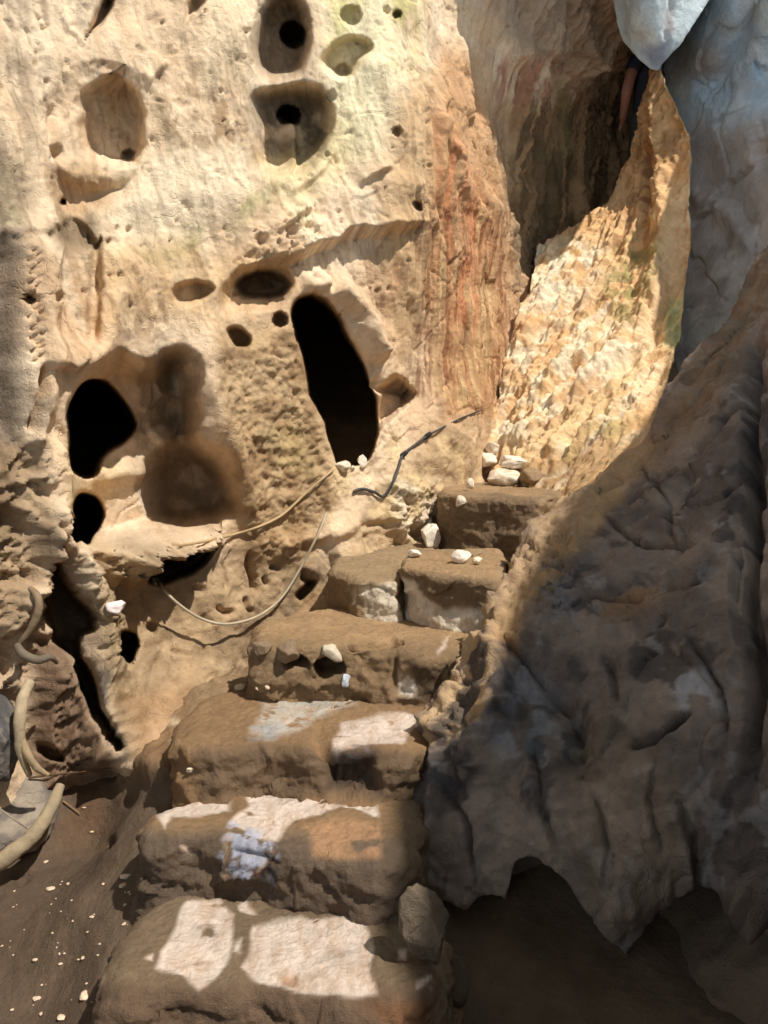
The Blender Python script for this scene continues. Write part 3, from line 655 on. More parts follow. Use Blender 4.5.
# ------------------------------------------------------------------ great dark boulder
BO = [(402, 858), (402, 830), (410, 795), (430, 725), (448, 690), (472, 655), (492, 615), (512, 575), (535, 540), (556, 522), (585, 492), (612, 468), (640, 440), (660, 405), (690, 365), (722, 335), (742, 300), (757, 262), (772, 225), (1200, 60), (1200, 960), (800, 940), (768, 922), (740, 905), (722, 888), (700, 884), (680, 892), (657, 912), (640, 936), (626, 958), (612, 940), (598, 925), (579, 906), (566, 884), (549, 866), (530, 857), (516, 860), (512, 880), (508, 897), (494, 892), (480, 893), (469, 902), (450, 897), (432, 890), (414, 876)]
def build_boulder():
    A = [(405, 900, 2.32), (410, 840, 2.4), (430, 740, 2.62), (448, 690, 2.66), (470, 655, 2.80), (490, 690, 2.55), (502, 625, 2.82), (520, 575, 3.15), (560, 522, 3.4), (620, 462, 3.75), (650, 412, 3.95), (700, 355, 4.1), (768, 240, 4.3), (850, 200, 4.0),
         (470, 760, 2.45), (520, 680, 2.6), (560, 600, 2.85), (640, 520, 3.1), (700, 440, 3.35), (768, 380, 3.4), (600, 700, 2.42), (680, 600, 2.55), (768, 560, 2.5), (850, 400, 3.0), (900, 600, 2.2),
         (520, 830, 2.25), (600, 830, 2.15), (680, 780, 2.12), (768, 740, 2.05), (625, 950, 2.05), (700, 900, 2.1), (768, 900, 2.0), (470, 900, 2.3), (560, 980, 2.2), (700, 1024, 2.15), (850, 800, 1.85), (850, 1000, 1.9), (640, 1100, 2.2)]
    P, nu, nv = base_plane((1.1, 2.8, 1.0), (-.42, -.86, .28), (.9, -.44, 0), (-2.0, -1.9), (1.7, 2.1), .0075, A)
    N = grid_normals(P, nu, nv); R = Rock(P, N, c(128, 113, 102), 6, 80)
    R.h += .05 * fbm(P * 1.6, 3, seed=3) + .026 * ridged(P * np.array([3.4, 3.4, 2.2]), 5, .55, 6) + .004 * fbm(P * 36, 3, seed=9)
    f1, f2, val = cells(P * 2.3 + .4 * np.stack([fbm(P * 2, 3, seed=50), fbm(P * 2, 3, seed=51), fbm(P * 2, 3, seed=52)], 1), 5)
    R.h += .03 * (val - .5) - .010 * np.exp(-((f2 - f1) / .03) ** 2)
    rg = R.mask([(430, 720), (520, 560), (600, 520), (560, 640), (520, 720), (470, 800)], 14); R.h += rg * .035 * ridged(P * 10, 4, .6, 8)
    R.h += .014 * ridged(P * np.array([9, 9, 5]), 4, .6, 28)
    R.rib([(556, 524), (525, 565), (501, 605), (489, 650), (487, 715), (472, 780)], 12, .035, .5)
    for ln, w in (([(690, 457), (715, 436), (748, 405)], 2.0), ([(632, 748), (660, 740), (690, 714)], 3.0), ([(680, 800), (697, 830), (692, 860), (700, 892)], 2.2), ([(545, 690), (568, 706), (582, 740)], 3.5), ([(598, 655), (610, 672), (622, 704)], 3.5), ([(636, 632), (652, 628), (664, 616)], 3.5), ([(734, 540), (738, 590), (746, 650)], 2.2),
                  ([(556, 620), (590, 600), (640, 596)], 2.0), ([(606, 520), (640, 545), (690, 540)], 1.8), ([(530, 745), (545, 790), (556, 850)], 2.5), ([(590, 790), (610, 840), (604, 880)], 2.0), ([(450, 790), (470, 830), (476, 880)], 2.5), ([(640, 460), (668, 500), (672, 540)], 2.0), ([(690, 640), (720, 690), (724, 740)], 2.0), ([(505, 640), (530, 668), (548, 690)], 3.0), ([(660, 760), (650, 800), (664, 850)], 2.0)):
        R.rib(ln, w, -.032, .4, .8); R.stroke(ln, w * 1.1, c(58, 50, 46), .8, .8)
    for ln, w, am in (([(560, 700), (600, 650), (640, 590), (690, 530)], 30, -.04), ([(690, 455), (720, 430), (748, 405)], 3, -.05), ([(545, 690), (570, 710), (585, 770)], 12, -.07), ([(630, 745), (668, 735), (690, 715)], 3, -.06), ([(640, 630), (662, 620)], 6, -.04),
                      ([(757, 330), (752, 440), (750, 560), (755, 660), (752, 780)], 7, -.16), ([(730, 540), (735, 600), (742, 650)], 3, -.05), ([(520, 780), (560, 800), (600, 860), (625, 950)], 18, .06), ([(680, 800), (695, 850), (700, 890)], 4, -.05), ([(735, 880), (750, 905), (772, 920)], 14, .10), ([(500, 640), (492, 720), (470, 790)], 14, .06), ([(455, 700), (440, 780), (430, 860)], 10, .05)):
        R.rib(ln, w, am, .3)
    d = beyond(R, BO, .016, 55)
    R.refresh()
    p = R.paint
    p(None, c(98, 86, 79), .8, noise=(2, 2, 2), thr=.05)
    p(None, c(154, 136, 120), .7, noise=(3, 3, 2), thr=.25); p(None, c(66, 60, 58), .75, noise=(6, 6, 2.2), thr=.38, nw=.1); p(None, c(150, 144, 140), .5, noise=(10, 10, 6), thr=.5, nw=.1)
    p([(430, 740), (500, 600), (560, 520), (640, 440), (600, 520), (530, 600), (500, 700)], c(188, 148, 100), .85, 14, noise=(4, 4, 4), thr=-.35)
    p([(640, 450), (700, 355), (772, 225), (790, 260), (720, 400), (640, 480)], c(130, 108, 84), .7, 14)
    p([(560, 560), (680, 540), (680, 590), (580, 640)], c(140, 108, 74), .7, 22, noise=(4, 4, 4), thr=-.1)
    p([(480, 690), (520, 640), (560, 700), (530, 780), (490, 800)], c(124, 122, 124), .7, 14, noise=(5, 5, 5), thr=-.05)
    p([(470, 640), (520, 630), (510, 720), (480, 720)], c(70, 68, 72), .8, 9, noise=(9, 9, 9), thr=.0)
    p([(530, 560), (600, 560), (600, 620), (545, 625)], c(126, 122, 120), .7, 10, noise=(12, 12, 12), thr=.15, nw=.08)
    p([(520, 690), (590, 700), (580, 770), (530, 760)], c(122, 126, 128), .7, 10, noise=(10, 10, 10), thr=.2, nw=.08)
    p([(665, 680), (705, 670), (712, 705), (680, 712)], c(164, 160, 160), .85, 6, noise=(12, 12, 12), thr=-.05, nw=.1)
    p([(555, 730), (600, 700), (640, 740), (700, 800), (680, 900), (620, 950), (580, 860)], c(140, 120, 98), .5, 20)
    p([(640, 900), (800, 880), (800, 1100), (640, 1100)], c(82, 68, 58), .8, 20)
    p([(405, 745), (420, 690), (450, 640), (486, 600), (492, 640), (490, 700), (470, 735)], c(184, 154, 116), .85, 8, noise=(7, 7, 5), thr=-.15)
    p([(460, 640), (490, 580), (530, 520), (585, 474), (640, 425), (652, 460), (600, 520), (552, 556), (515, 610), (490, 660)], c(172, 142, 106), .8, 12)
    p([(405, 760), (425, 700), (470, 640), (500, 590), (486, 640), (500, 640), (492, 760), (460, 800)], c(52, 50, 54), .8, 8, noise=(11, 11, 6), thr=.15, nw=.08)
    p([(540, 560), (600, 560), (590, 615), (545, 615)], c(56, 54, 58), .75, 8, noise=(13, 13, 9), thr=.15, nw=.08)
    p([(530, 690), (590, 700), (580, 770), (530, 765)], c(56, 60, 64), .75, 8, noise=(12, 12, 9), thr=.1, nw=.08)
    R.vary((5, 5, 5), .16); R.vary((22, 22, 22), .10, 3)
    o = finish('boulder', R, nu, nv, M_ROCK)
    props(o, 'huge dark grey-brown boulder in shade filling the right side beside the steps', 'boulder')
    # recessed foot under the overhang, with the black hollow
    A = [(420, 900, 2.75), (480, 960, 2.95), (520, 900, 3.05), (560, 960, 2.95), (600, 980, 2.75), (640, 1000, 2.15), (655, 945, 2.28), (700, 930, 2.25), (768, 940, 2.1), (768, 1024, 1.95), (690, 1024, 2.05), (860, 960, 1.9), (640, 860, 2.45), (540, 830, 3.0), (760, 840, 2.45), (450, 830, 2.8), (560, 1060, 2.9)]
    P, nu, nv = base_plane((.6, 2.6, .2), (-.3, -.95, 0), (.95, -.3, 0), (-.34, -.7), (1.6, .30), .009, A)
    N = grid_normals(P, nu, nv); R = Rock(P, N, c(112, 94, 78), 5, 95)
    R.h += .04 * fbm(P * 3, 3, seed=3) + .02 * ridged(P * 5, 4, .55, 6)
    R.rib([(560, 890), (590, 930), (622, 965), (640, 1000)], 14, .10); R.rib([(640, 960), (648, 1000), (640, 1040)], 8, .06)
    R.vary((6, 6, 6), .15)
    finish('undercut_foot', R, nu, nv, M_ROCK, o)['label'] = 'darker recessed rock under the overhang with a black hollow'
build_wall_right(); build_drape(); build_ridge(); build_boulder()

# ------------------------------------------------------------------ floor
def build_floor():
    A = [(60, 1000, 2.15), (300, 1000, 2.15), (20, 850, 2.75), (100, 850, 2.8), (60, 790, 3.0), (120, 740, 3.25), (170, 710, 3.4), (205, 690, 3.3), ('z', 190, 742, .36), ('z', 165, 790, .25), ('z', 135, 830, .15), ('z', 150, 872, .11), ('z', 120, 935, .04), ('z', 110, 880, .05), (250, 660, 3.72), (340, 640, 3.8), (300, 700, 3.3), (420, 700, 3.2), (250, 760, 2.95), (400, 780, 2.85), (400, 880, 2.4), (230, 860, 2.5),
         (450, 640, 3.75), (400, 600, 4.05), (430, 560, 4.35), (480, 560, 4.45), (440, 500, 4.8), (500, 490, 5.0), (490, 450, 5.3), (500, 430, 5.5),
         ('w', 1.3, 6.2, 2.2), ('w', 1.9, 6.9, 2.9), ('w', 2.1, 7.3, 3.0), ('w', 2.6, 7.4, 3.0), ('w', -2.5, 2.2, .0), ('w', -1.5, 1.0, .0), ('w', 1.0, 1.0, .0), ('w', 2.0, 2.0, .0), ('w', 1.2, 2.4, .0), ('w', -1.0, -.5, 0), ('w', 1.5, -.5, 0), ('w', 1.5, 4.0, .9), ('w', 2.0, 5.5, 1.5), ('w', 3.0, 5.5, .6), ('w', 3.0, 7.0, 1.4), ('w', 2.6, 4.4, .4), ('w', 3.0, 3.0, 0)]
    P, nu, nv = base_plane((0, 3.2, .5), (0, 0, 1.0), (1.0, 0, 0), (-3.0, -4.2), (3.2, 4.6), .012, A)
    N = grid_normals(P, nu, nv); R = Rock(P, N, c(106, 88, 70), 5, 120)
    R.h += .025 * fbm(P * 2.2, 3, seed=2) + .008 * fbm(P * 9, 4, seed=5)
    ru = R.mask([(20, 700), (160, 640), (330, 640), (330, 700), (180, 720), (150, 790), (60, 800)], 16)
    R.h += ru * .035 * ridged(P * 6, 4, .6, 7)
    R.hole(112, 845, 8, .03); R.hole(22, 880, 9, .03); R.rib([(128, 700), (160, 690), (190, 700)], 16, .06); R.rib([(135, 740), (150, 770), (180, 772)], 16, .05)
    p = R.paint
    p(None, c(88, 72, 56), .7, noise=(1.6, 1.6, 1.6), thr=.1)
    p([(-50, 800), (120, 840), (100, 1100), (-50, 1100)], c(92, 74, 58), .5, 40)
    p([(40, 760), (130, 770), (110, 840), (60, 850)], c(108, 78, 54), .5, 20, noise=(3, 3, 3), thr=-.1)
    p([(110, 640), (330, 630), (470, 640), (460, 720), (330, 720), (200, 720), (130, 790)], c(150, 124, 92), .9, 16)
    p([(330, 420), (560, 420), (560, 640), (330, 640)], c(156, 131, 100), .9, 20)
    p([(110, 690), (190, 690), (190, 770), (130, 780)], c(150, 116, 82), .7, 16)
    p([(170, 715), (192, 730), (190, 778), (182, 775)], c(216, 196, 160), .7, 5, noise=(9, 9, 9), thr=0)
    p([(540, 200), (660, 120), (660, 280), (530, 300)], c(100, 80, 56), .7, 20)
    R.vary((7, 7, 7), .12); R.vary((28, 28, 28), .10, 3)
    o = finish('floor', R, nu, nv, M_EARTH)
    props(o, 'dusty brown earth floor of the cave', 'floor', kind='structure')
build_floor()

# ------------------------------------------------------------------ worn steps
def polyline_round(p, m):
    q = np.concatenate([p, p[:1]]); s = np.concatenate([[0], np.cumsum(np.linalg.norm(np.diff(q, axis=0), axis=1))])
    t = np.linspace(0, s[-1], m, endpoint=False); o = np.stack([np.interp(t, s, q[:, 0]), np.interp(t, s, q[:, 1])], 1)
    k = max(3, int(min(.05, s[-1] * .016) / (s[-1] / m)))
    for _ in range(2): o = sum(np.roll(o, j, 0) for j in range(-k, k + 1)) / (2 * k + 1)
    return o
def build_step(edge, z, zb, base, label, paint, seed, rough=.02, round_=.05, flare=.06, crown=.02, sharp=False, mat=None):
    """edge: outline of the tread as seen from the entrance, lying at height z"""
    o3 = np.array([at_z(x, y, z)[:2] for x, y in edge])
    area = sum(o3[i][0] * o3[(i + 1) % len(o3)][1] - o3[(i + 1) % len(o3)][0] * o3[i][1] for i in range(len(o3)))
    if area < 0: o3 = o3[::-1]
    m = 560; ol = polyline_round(o3, m); ctr = ol.mean(0)
    tg = np.roll(ol, -3, 0) - np.roll(ol, 3, 0); nrm = np.stack([tg[:, 1], -tg[:, 0]], 1); nrm /= np.linalg.norm(nrm, axis=1)[:, None]
    rows = []
    for t in np.linspace(.02, 1, 110):
        rows.append(np.concatenate([ctr + (ol - ctr) * t - nrm * (round_ * .6 * t), np.full((m, 1), z)], 1))
    for a in np.linspace(0, 90, 14)[1:]:
        a = math.radians(a); rows.append(np.concatenate([ol - nrm * round_ * (.6 - math.sin(a)), np.full((m, 1), z - round_ * (1 - math.cos(a)))], 1))
    hgt = z - round_ - zb; ns = max(10, int(hgt / .008))
    for t in np.linspace(0, 1, ns)[1:]:
        rows.append(np.concatenate([ol + nrm * (round_ * .4 + flare * t), np.full((m, 1), z - round_ - hgt * t)], 1))
    P = np.stack(rows, 1); nv = P.shape[1]; P = P.reshape(-1, 3)
    G = P.reshape(m, nv, 3)
    N = np.cross(np.roll(G, -1, 0) - np.roll(G, 1, 0), np.gradient(G, axis=1)).reshape(-1, 3)
    N = N / (np.linalg.norm(N, axis=1)[:, None] + 1e-12)
    if N[nv // 3, 2] < 0: N = -N
    R = Rock(P, N, base, 5, seed)
    sidew = np.clip(1 - N[:, 2], 0, 1)
    R.h += (.35 + sidew) * (rough * fbm(P * 4.5, 3, seed=2) + rough * .45 * ridged(P * np.array([6, 6, 11]), 5, .6, 5) * (.2 + sidew)) + .003 * fbm(P * 40, 3, seed=6)
    f1, f2, val = cells(P * 5 + .3 * np.stack([fbm(P * 4, 2, seed=50), fbm(P * 4, 2, seed=51), fbm(P * 4, 2, seed=52)], 1), 5)
    R.h += sidew * rough * 1.6 * (val - .5)
    paint(R)
    R.vary((8, 8, 8), .10); R.vary((32, 32, 32), .09, 3)
    V = R.P + N * R.h[:, None]
    V = np.concatenate([V, [[ctr[0], ctr[1], V[::nv, 2].mean()]]])
    col = np.concatenate([R.col, R.col[:1]])
    q = grid_faces(m, nv, True)
    a = np.arange(m); tri = np.stack([((a + 1) % m) * nv, a * nv, np.full(m, m * nv)], 1)
    Nq = np.cross(V[q[:, 1]] - V[q[:, 0]], V[q[:, 3]] - V[q[:, 0]])[nv // 3]
    if Nq[2] < 0: q = q[:, ::-1]; tri = tri[:, ::-1]
    o = mesh_obj_tris('stone_step', V, q, tri, col, mat or M_EARTH, None)
    SURF[o.name] = (V,) + project(V)
    return props(o, label, 'step', 'worn steps climbing through the cave')

WHITE = c(216, 196, 178); DUST = c(152, 120, 84); DARKR = c(104, 84, 66)
def white(R, poly, amount=.97, col=WHITE, thr=-.8, soft=3, n=9):
    R.paint(poly, col, amount, soft, 1.5, (n, n, n), thr, .18)
    R.paint(poly, c(188, 156, 126), .45, soft, .9, (26, 9, 9), .2, .2)
    R.h -= .004 * R.mask(poly, soft, .9)

def s1(R):
    p = R.paint
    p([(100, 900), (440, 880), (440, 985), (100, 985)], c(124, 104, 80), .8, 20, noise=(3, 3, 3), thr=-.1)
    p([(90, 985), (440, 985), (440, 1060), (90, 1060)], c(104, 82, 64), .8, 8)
    p([(330, 1000), (440, 1000), (440, 1060), (330, 1060)], c(120, 80, 50), .6, 8, noise=(6, 6, 6), thr=0)
    white(R, [(190, 901), (215, 898), (234, 910), (236, 925), (230, 955), (222, 975), (200, 990), (182, 975), (156, 970), (168, 945), (184, 915)])
    white(R, [(236, 900), (243, 892), (258, 910), (240, 908)]); white(R, [(236, 940), (243, 935), (240, 950), (233, 950)])
    white(R, [(256, 922), (300, 917), (366, 921), (372, 945), (373, 975), (380, 990), (330, 990), (290, 988), (262, 984), (243, 966), (250, 945)])
    white(R, [(148, 958), (155, 955), (153, 963)]); R.hole(292, 979, 6, .008, .5)
    R.paint([(282, 974), (300, 974), (302, 984), (284, 985)], c(170, 130, 96), .7, 3)
    white(R, [(398, 952), (405, 952), (403, 960), (397, 958)]); white(R, [(414, 978), (432, 975), (424, 983), (415, 985)])
def s2(R):
    p = R.paint
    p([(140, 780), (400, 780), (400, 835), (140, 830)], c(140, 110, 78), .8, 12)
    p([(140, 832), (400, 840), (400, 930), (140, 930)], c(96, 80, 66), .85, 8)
    p([(305, 826), (380, 826), (380, 858), (312, 860)], c(172, 132, 96), .9, 6, 1.6, noise=(9, 9, 9), thr=-.35)
    white(R, [(240, 790), (262, 778), (290, 790), (330, 798), (338, 806), (320, 816), (296, 822), (275, 838), (262, 836), (228, 828), (245, 806)])
    white(R, [(158, 818), (172, 802), (232, 796), (228, 812), (200, 812), (172, 816), (166, 828)])
    white(R, [(340, 808), (352, 798), (362, 800), (378, 806), (378, 817), (360, 812)])
    white(R, [(228, 826), (262, 830), (275, 850), (275, 892), (262, 885), (224, 876), (220, 850)], .85, c(176, 178, 190), -.1, 4, 22)  # riser marble tinted blue-grey: its shade is in the colour
    p([(240, 850), (275, 850), (275, 890), (245, 885)], c(52, 52, 60), .8, 5, noise=(16, 16, 10), thr=.1)
    white(R, [(180, 846), (186, 848), (190, 858), (182, 854)])
    R.rib([(225, 850), (270, 858)], 5, -.02)
def s3(R):
    p = R.paint
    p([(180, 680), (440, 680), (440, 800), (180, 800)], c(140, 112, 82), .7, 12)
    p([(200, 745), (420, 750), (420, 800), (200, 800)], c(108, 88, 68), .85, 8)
    white(R, [(258, 700), (290, 688), (350, 697), (358, 706), (310, 722), (285, 738), (270, 745), (252, 735), (262, 716)], .9, c(186, 176, 160), -.35, 6, 10)
    p([(255, 722), (285, 725), (275, 742), (252, 742)], c(150, 150, 150), .6, 5, noise=(12, 12, 12), thr=0)
    white(R, [(332, 738), (345, 724), (372, 716), (398, 714), (418, 722), (408, 736), (375, 742), (345, 750), (335, 758)])
    p([(332, 745), (375, 742), (372, 760), (340, 768)], c(150, 140, 140), .7, 5, noise=(14, 14, 14), thr=.05)
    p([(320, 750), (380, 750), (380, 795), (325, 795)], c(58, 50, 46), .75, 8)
    R.pit([(322, 742), (350, 756), (382, 758), (380, 800), (325, 800)], .05, 10); R.rib([(320, 735), (322, 760), (326, 792)], 8, -.05)
def s4(R):
    p = R.paint
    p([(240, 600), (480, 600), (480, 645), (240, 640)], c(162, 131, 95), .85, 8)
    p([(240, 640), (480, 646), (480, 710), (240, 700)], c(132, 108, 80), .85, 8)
    white(R, [(440, 655), (452, 640), (448, 650)]); white(R, [(425, 620), (468, 614), (466, 622), (440, 624)], .9, WHITE, -.3)
    white(R, [(396, 672), (412, 662), (412, 695), (398, 692)], .9, c(210, 200, 184), -.1, 3, 16)
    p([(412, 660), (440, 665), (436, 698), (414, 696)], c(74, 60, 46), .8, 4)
    R.pit([(283, 660), (298, 655), (312, 668), (290, 671)], .12, 4, .5); R.pit([(312, 664), (335, 655), (346, 672), (322, 678)], .14, 4, .5)
    R.pit([(348, 641), (400, 637), (402, 646), (360, 652), (350, 652)], .10, 5); R.rib([(396, 655), (394, 690)], 3, -.03)
def s5(R):
    p = R.paint
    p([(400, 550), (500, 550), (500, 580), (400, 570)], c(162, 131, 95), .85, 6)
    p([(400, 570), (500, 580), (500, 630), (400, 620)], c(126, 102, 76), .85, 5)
    white(R, [(388, 586), (412, 578), (424, 596), (442, 610), (484, 612), (486, 636), (388, 636)], .95, c(226, 210, 184), -.75, 4)
def s6(R):
    p = R.paint
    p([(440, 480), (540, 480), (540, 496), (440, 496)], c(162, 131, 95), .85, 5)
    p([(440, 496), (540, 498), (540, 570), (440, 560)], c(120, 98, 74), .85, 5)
    pass
def s7(R):
    R.paint([(350, 590), (400, 580), (402, 628), (354, 628)], c(220, 204, 178), .85, 6, 1, noise=(12, 12, 6), thr=-.05)
    R.paint([(330, 570), (356, 585), (352, 625), (325, 620)], c(128, 102, 74), .8, 6)
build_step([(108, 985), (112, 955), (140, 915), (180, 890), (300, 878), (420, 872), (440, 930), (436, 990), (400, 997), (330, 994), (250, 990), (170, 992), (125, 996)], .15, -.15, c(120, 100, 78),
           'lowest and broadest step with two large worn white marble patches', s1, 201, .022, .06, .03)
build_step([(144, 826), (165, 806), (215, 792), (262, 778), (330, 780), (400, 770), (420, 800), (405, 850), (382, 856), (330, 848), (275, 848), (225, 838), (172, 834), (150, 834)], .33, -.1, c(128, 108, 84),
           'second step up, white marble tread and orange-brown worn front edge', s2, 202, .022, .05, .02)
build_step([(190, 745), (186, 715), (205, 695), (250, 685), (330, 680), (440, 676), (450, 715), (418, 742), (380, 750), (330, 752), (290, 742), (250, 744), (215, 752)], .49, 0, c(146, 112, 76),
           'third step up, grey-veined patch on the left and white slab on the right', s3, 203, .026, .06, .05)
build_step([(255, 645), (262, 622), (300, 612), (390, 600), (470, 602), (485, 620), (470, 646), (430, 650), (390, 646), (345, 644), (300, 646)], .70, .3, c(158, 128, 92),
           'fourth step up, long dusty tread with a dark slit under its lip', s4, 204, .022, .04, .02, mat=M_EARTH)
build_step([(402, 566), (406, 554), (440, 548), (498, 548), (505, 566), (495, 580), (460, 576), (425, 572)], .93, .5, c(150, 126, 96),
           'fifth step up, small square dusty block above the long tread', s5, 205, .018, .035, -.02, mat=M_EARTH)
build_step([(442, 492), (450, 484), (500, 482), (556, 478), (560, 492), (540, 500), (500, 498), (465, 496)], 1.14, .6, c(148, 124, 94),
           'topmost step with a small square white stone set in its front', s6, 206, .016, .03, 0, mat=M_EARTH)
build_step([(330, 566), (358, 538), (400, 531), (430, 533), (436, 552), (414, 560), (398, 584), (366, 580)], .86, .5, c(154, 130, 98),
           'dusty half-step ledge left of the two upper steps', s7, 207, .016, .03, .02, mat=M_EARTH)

# ------------------------------------------------------------------ loose stones, chips, roots, cables
M_PALE = material('pale_rubble', .8, 90, .7, .006, .12)
M_WOOD = material('weathered_wood', .8, 60, .6, .004, .2)
M_CABLE = material('cable_rubber', .55, 120, .2, .001, .1, spec=.4)

def ico(sub):
    import bmesh
    b = bmesh.new(); bmesh.ops.create_icosphere(b, subdivisions=sub, radius=1)
    V = np.array([v.co[:] for v in b.verts]); T = np.array([[v.index for v in f.verts] for f in b.faces]); b.free(); return V, T
ICO = {k: ico(k) for k in (2, 3, 4, 5)}

def stone(name, p, size, seed, col, sub=4, rot=0.0, chop=7, tilt=0.0, mat=None, col2=None, sink=.25):
    V, T = ICO[sub]; rs = np.random.RandomState(seed)
    d = V.copy()
    for k in range(chop):                       # broken faces
        n = rs.normal(size=3); n /= np.linalg.norm(n); h = rs.uniform(.55, .85); s = d @ n
        d -= np.maximum(0, s - h)[:, None] * n * .92
    d *= (1 + .10 * fbm(V * 1.6, 3, seed=seed) + .03 * fbm(V * 6, 3, seed=seed + 4))[:, None]
    d *= np.array(size)
    ct, st = math.cos(tilt), math.sin(tilt); d = d @ np.array([[ct, 0, st], [0, 1, 0], [-st, 0, ct]]).T
    cr, sr = math.cos(rot), math.sin(rot); d = d @ np.array([[cr, -sr, 0], [sr, cr, 0], [0, 0, 1]]).T
    P = d
    cc = np.tile(np.array(col), (len(P), 1)) * (1 + .14 * fbm(V * 3, 3, seed=seed + 9))[:, None]
    if col2 is not None:
        a = sstep(-.1, .25, fbm(V * 2.2, 4, seed=seed + 2)); cc += (np.array(col2) - cc) * a[:, None]
    o = mesh_obj(name, P, T, cc, mat or M_PALE)
    o.location = np.array(p) + np.array([0, 0, d[:, 2].max() * (1 - 2 * sink)])
    return o

def tube(name, pts, rad, col, mat, n=160, seg=14, seed=0, bumpy=0.0, parent=None, flat=1.0):
    c3 = catmull(pts, n); r = np.interp(np.linspace(0, 1, n), np.linspace(0, 1, len(np.atleast_1d(rad))), np.atleast_1d(rad)) if np.size(rad) > 1 else np.full(n, float(rad))
    t = np.gradient(c3, axis=0); t /= np.linalg.norm(t, axis=1)[:, None]
    u = np.cross(t[0], [0.1, .2, 1.0]); u /= np.linalg.norm(u); rows = []
    for i in range(n):
        u = u - t[i] * (u @ t[i]); u /= np.linalg.norm(u); v = np.cross(t[i], u)
        a = np.linspace(0, 2 * math.pi, seg, endpoint=False)
        e = 1 if 2 < i < n - 3 else (.75 if 0 < i < n - 1 else .05)
        rows.append(c3[i] + r[i] * e * (np.cos(a)[:, None] * u + np.sin(a)[:, None] * v))
    P = np.stack(rows, 1)
    C = np.repeat(c3[None], seg, 0); nn = (P - C)
    P = P.reshape(-1, 3)
    if bumpy:
        P = P + nn.reshape(-1, 3) * (bumpy * fbm(P * 18, 3, seed=seed))[:, None]
    cc = np.tile(np.array(col), (len(P), 1)) * (1 + .16 * fbm(P * np.array([20, 20, 20]), 3, seed=seed + 5))[:, None]
    return mesh_obj(name, P, grid_faces(seg, n, True)[:, ::-1], cc, mat, parent)

def on(pts, lift, names=None):
    L = np.interp(np.linspace(0, 1, len(pts)), np.linspace(0, 1, np.size(lift)), np.atleast_1d(lift))
    return [surf(x, y, names, l) for (x, y), l in zip(pts, L)]

WL = ['wall_left', 'floor']
# cables
g = 'cables strung along the rock wall'
props(tube('cable', on([(156, 584), (153, 580), (158, 580), (166, 592), (181, 606), (200, 618), (222, 624), (245, 621), (265, 612), (283, 596), (300, 569), (317, 536), (327, 512)], [.012, .03, .10, .11, .10, .07, .04, .03, .02]), .0062, c(176, 160, 132), M_CABLE),
      'long pale grey cable drooping in a loop below the hollow, casting a shadow', 'cable', g)
props(tube('cable', on([(178, 546), (206, 541), (232, 535), (258, 527), (282, 515), (305, 494), (322, 479), (334, 469)], .02), .0065, c(178, 150, 108), M_CABLE),
      'straight tan cable running up to the white stones at the cleft', 'cable', g)
bk = tube('cable', on([(353, 492), (362, 489), (374, 492), (384, 496), (394, 480), (399, 466), (403, 455), (415, 445), (427, 436), (440, 429), (462, 418), (482, 410)], .02), [.008, .008, .008, .008, .006, .005], c(62, 58, 54), M_CABLE)
props(bk, 'dark grey cable hooked over the rock right of the cleft', 'cable', g)
for q in ((403, 455), (427, 436)):
    a = surf(q[0], q[1], WL, .02); tube('cable_joint', [a + np.array([-.02, 0, -.018]), a, a + np.array([.025, 0, .02])], [.010, .015, .010], c(40, 38, 38), M_CABLE, n=24, parent=bk)

# white stones
g = 'white stones by the stair head and cleft'
for k, (x, y, w, h, lb) in enumerate([
    (342, 465, 9, 6, 'larger white stone lying in the foot of the tall cleft, left of its neighbour'), (362, 461, 6, 7, 'smaller upright white stone in the foot of the tall cleft, on the right'), (353, 467, 3.5, 3, 'tiny white pebble between the two white stones at the cleft'),
    (486, 460, 13, 8, 'white stone at the left edge of the pile at the stair head'), (503, 476, 18, 11, 'broad white stone at the front of the pile at the stair head'), (518, 460, 23, 8, 'long white stone lying across the back of the pile at the stair head'),
    (493, 447, 9, 7, 'small white stone at the top of the pile at the stair head'), (532, 473, 16, 10, 'brown stone at the right end of the pile at the stair head'), (470, 484, 5, 6, 'small white stone left of the pile, on the top step'), (462, 556, 12, 8, 'white stone lying on the fifth step against the riser'), (477, 560, 6, 4, 'little white stone right of the bigger one on the fifth step'), (430, 534, 13, 17, 'upright white rock between the half-step ledge and the topmost step'), (461, 501, 7, 7, 'square white stone set in the front face of the topmost step'), (414, 553, 8, 4, 'flat white stone on the half-step ledge below the upright white rock')]):
    p = surf(x, y + h * .6); s = p[1] / F
    props(stone('stone', p, (w * s, w * s * .8, h * s), 300 + k, c(150, 124, 92) if 'brown' in lb else c(232, 216, 192), 4, k * .7, col2=None if k % 2 else c(206, 184, 152)), lb, 'stone', g)
g = 'broken stones on and below the long tread'
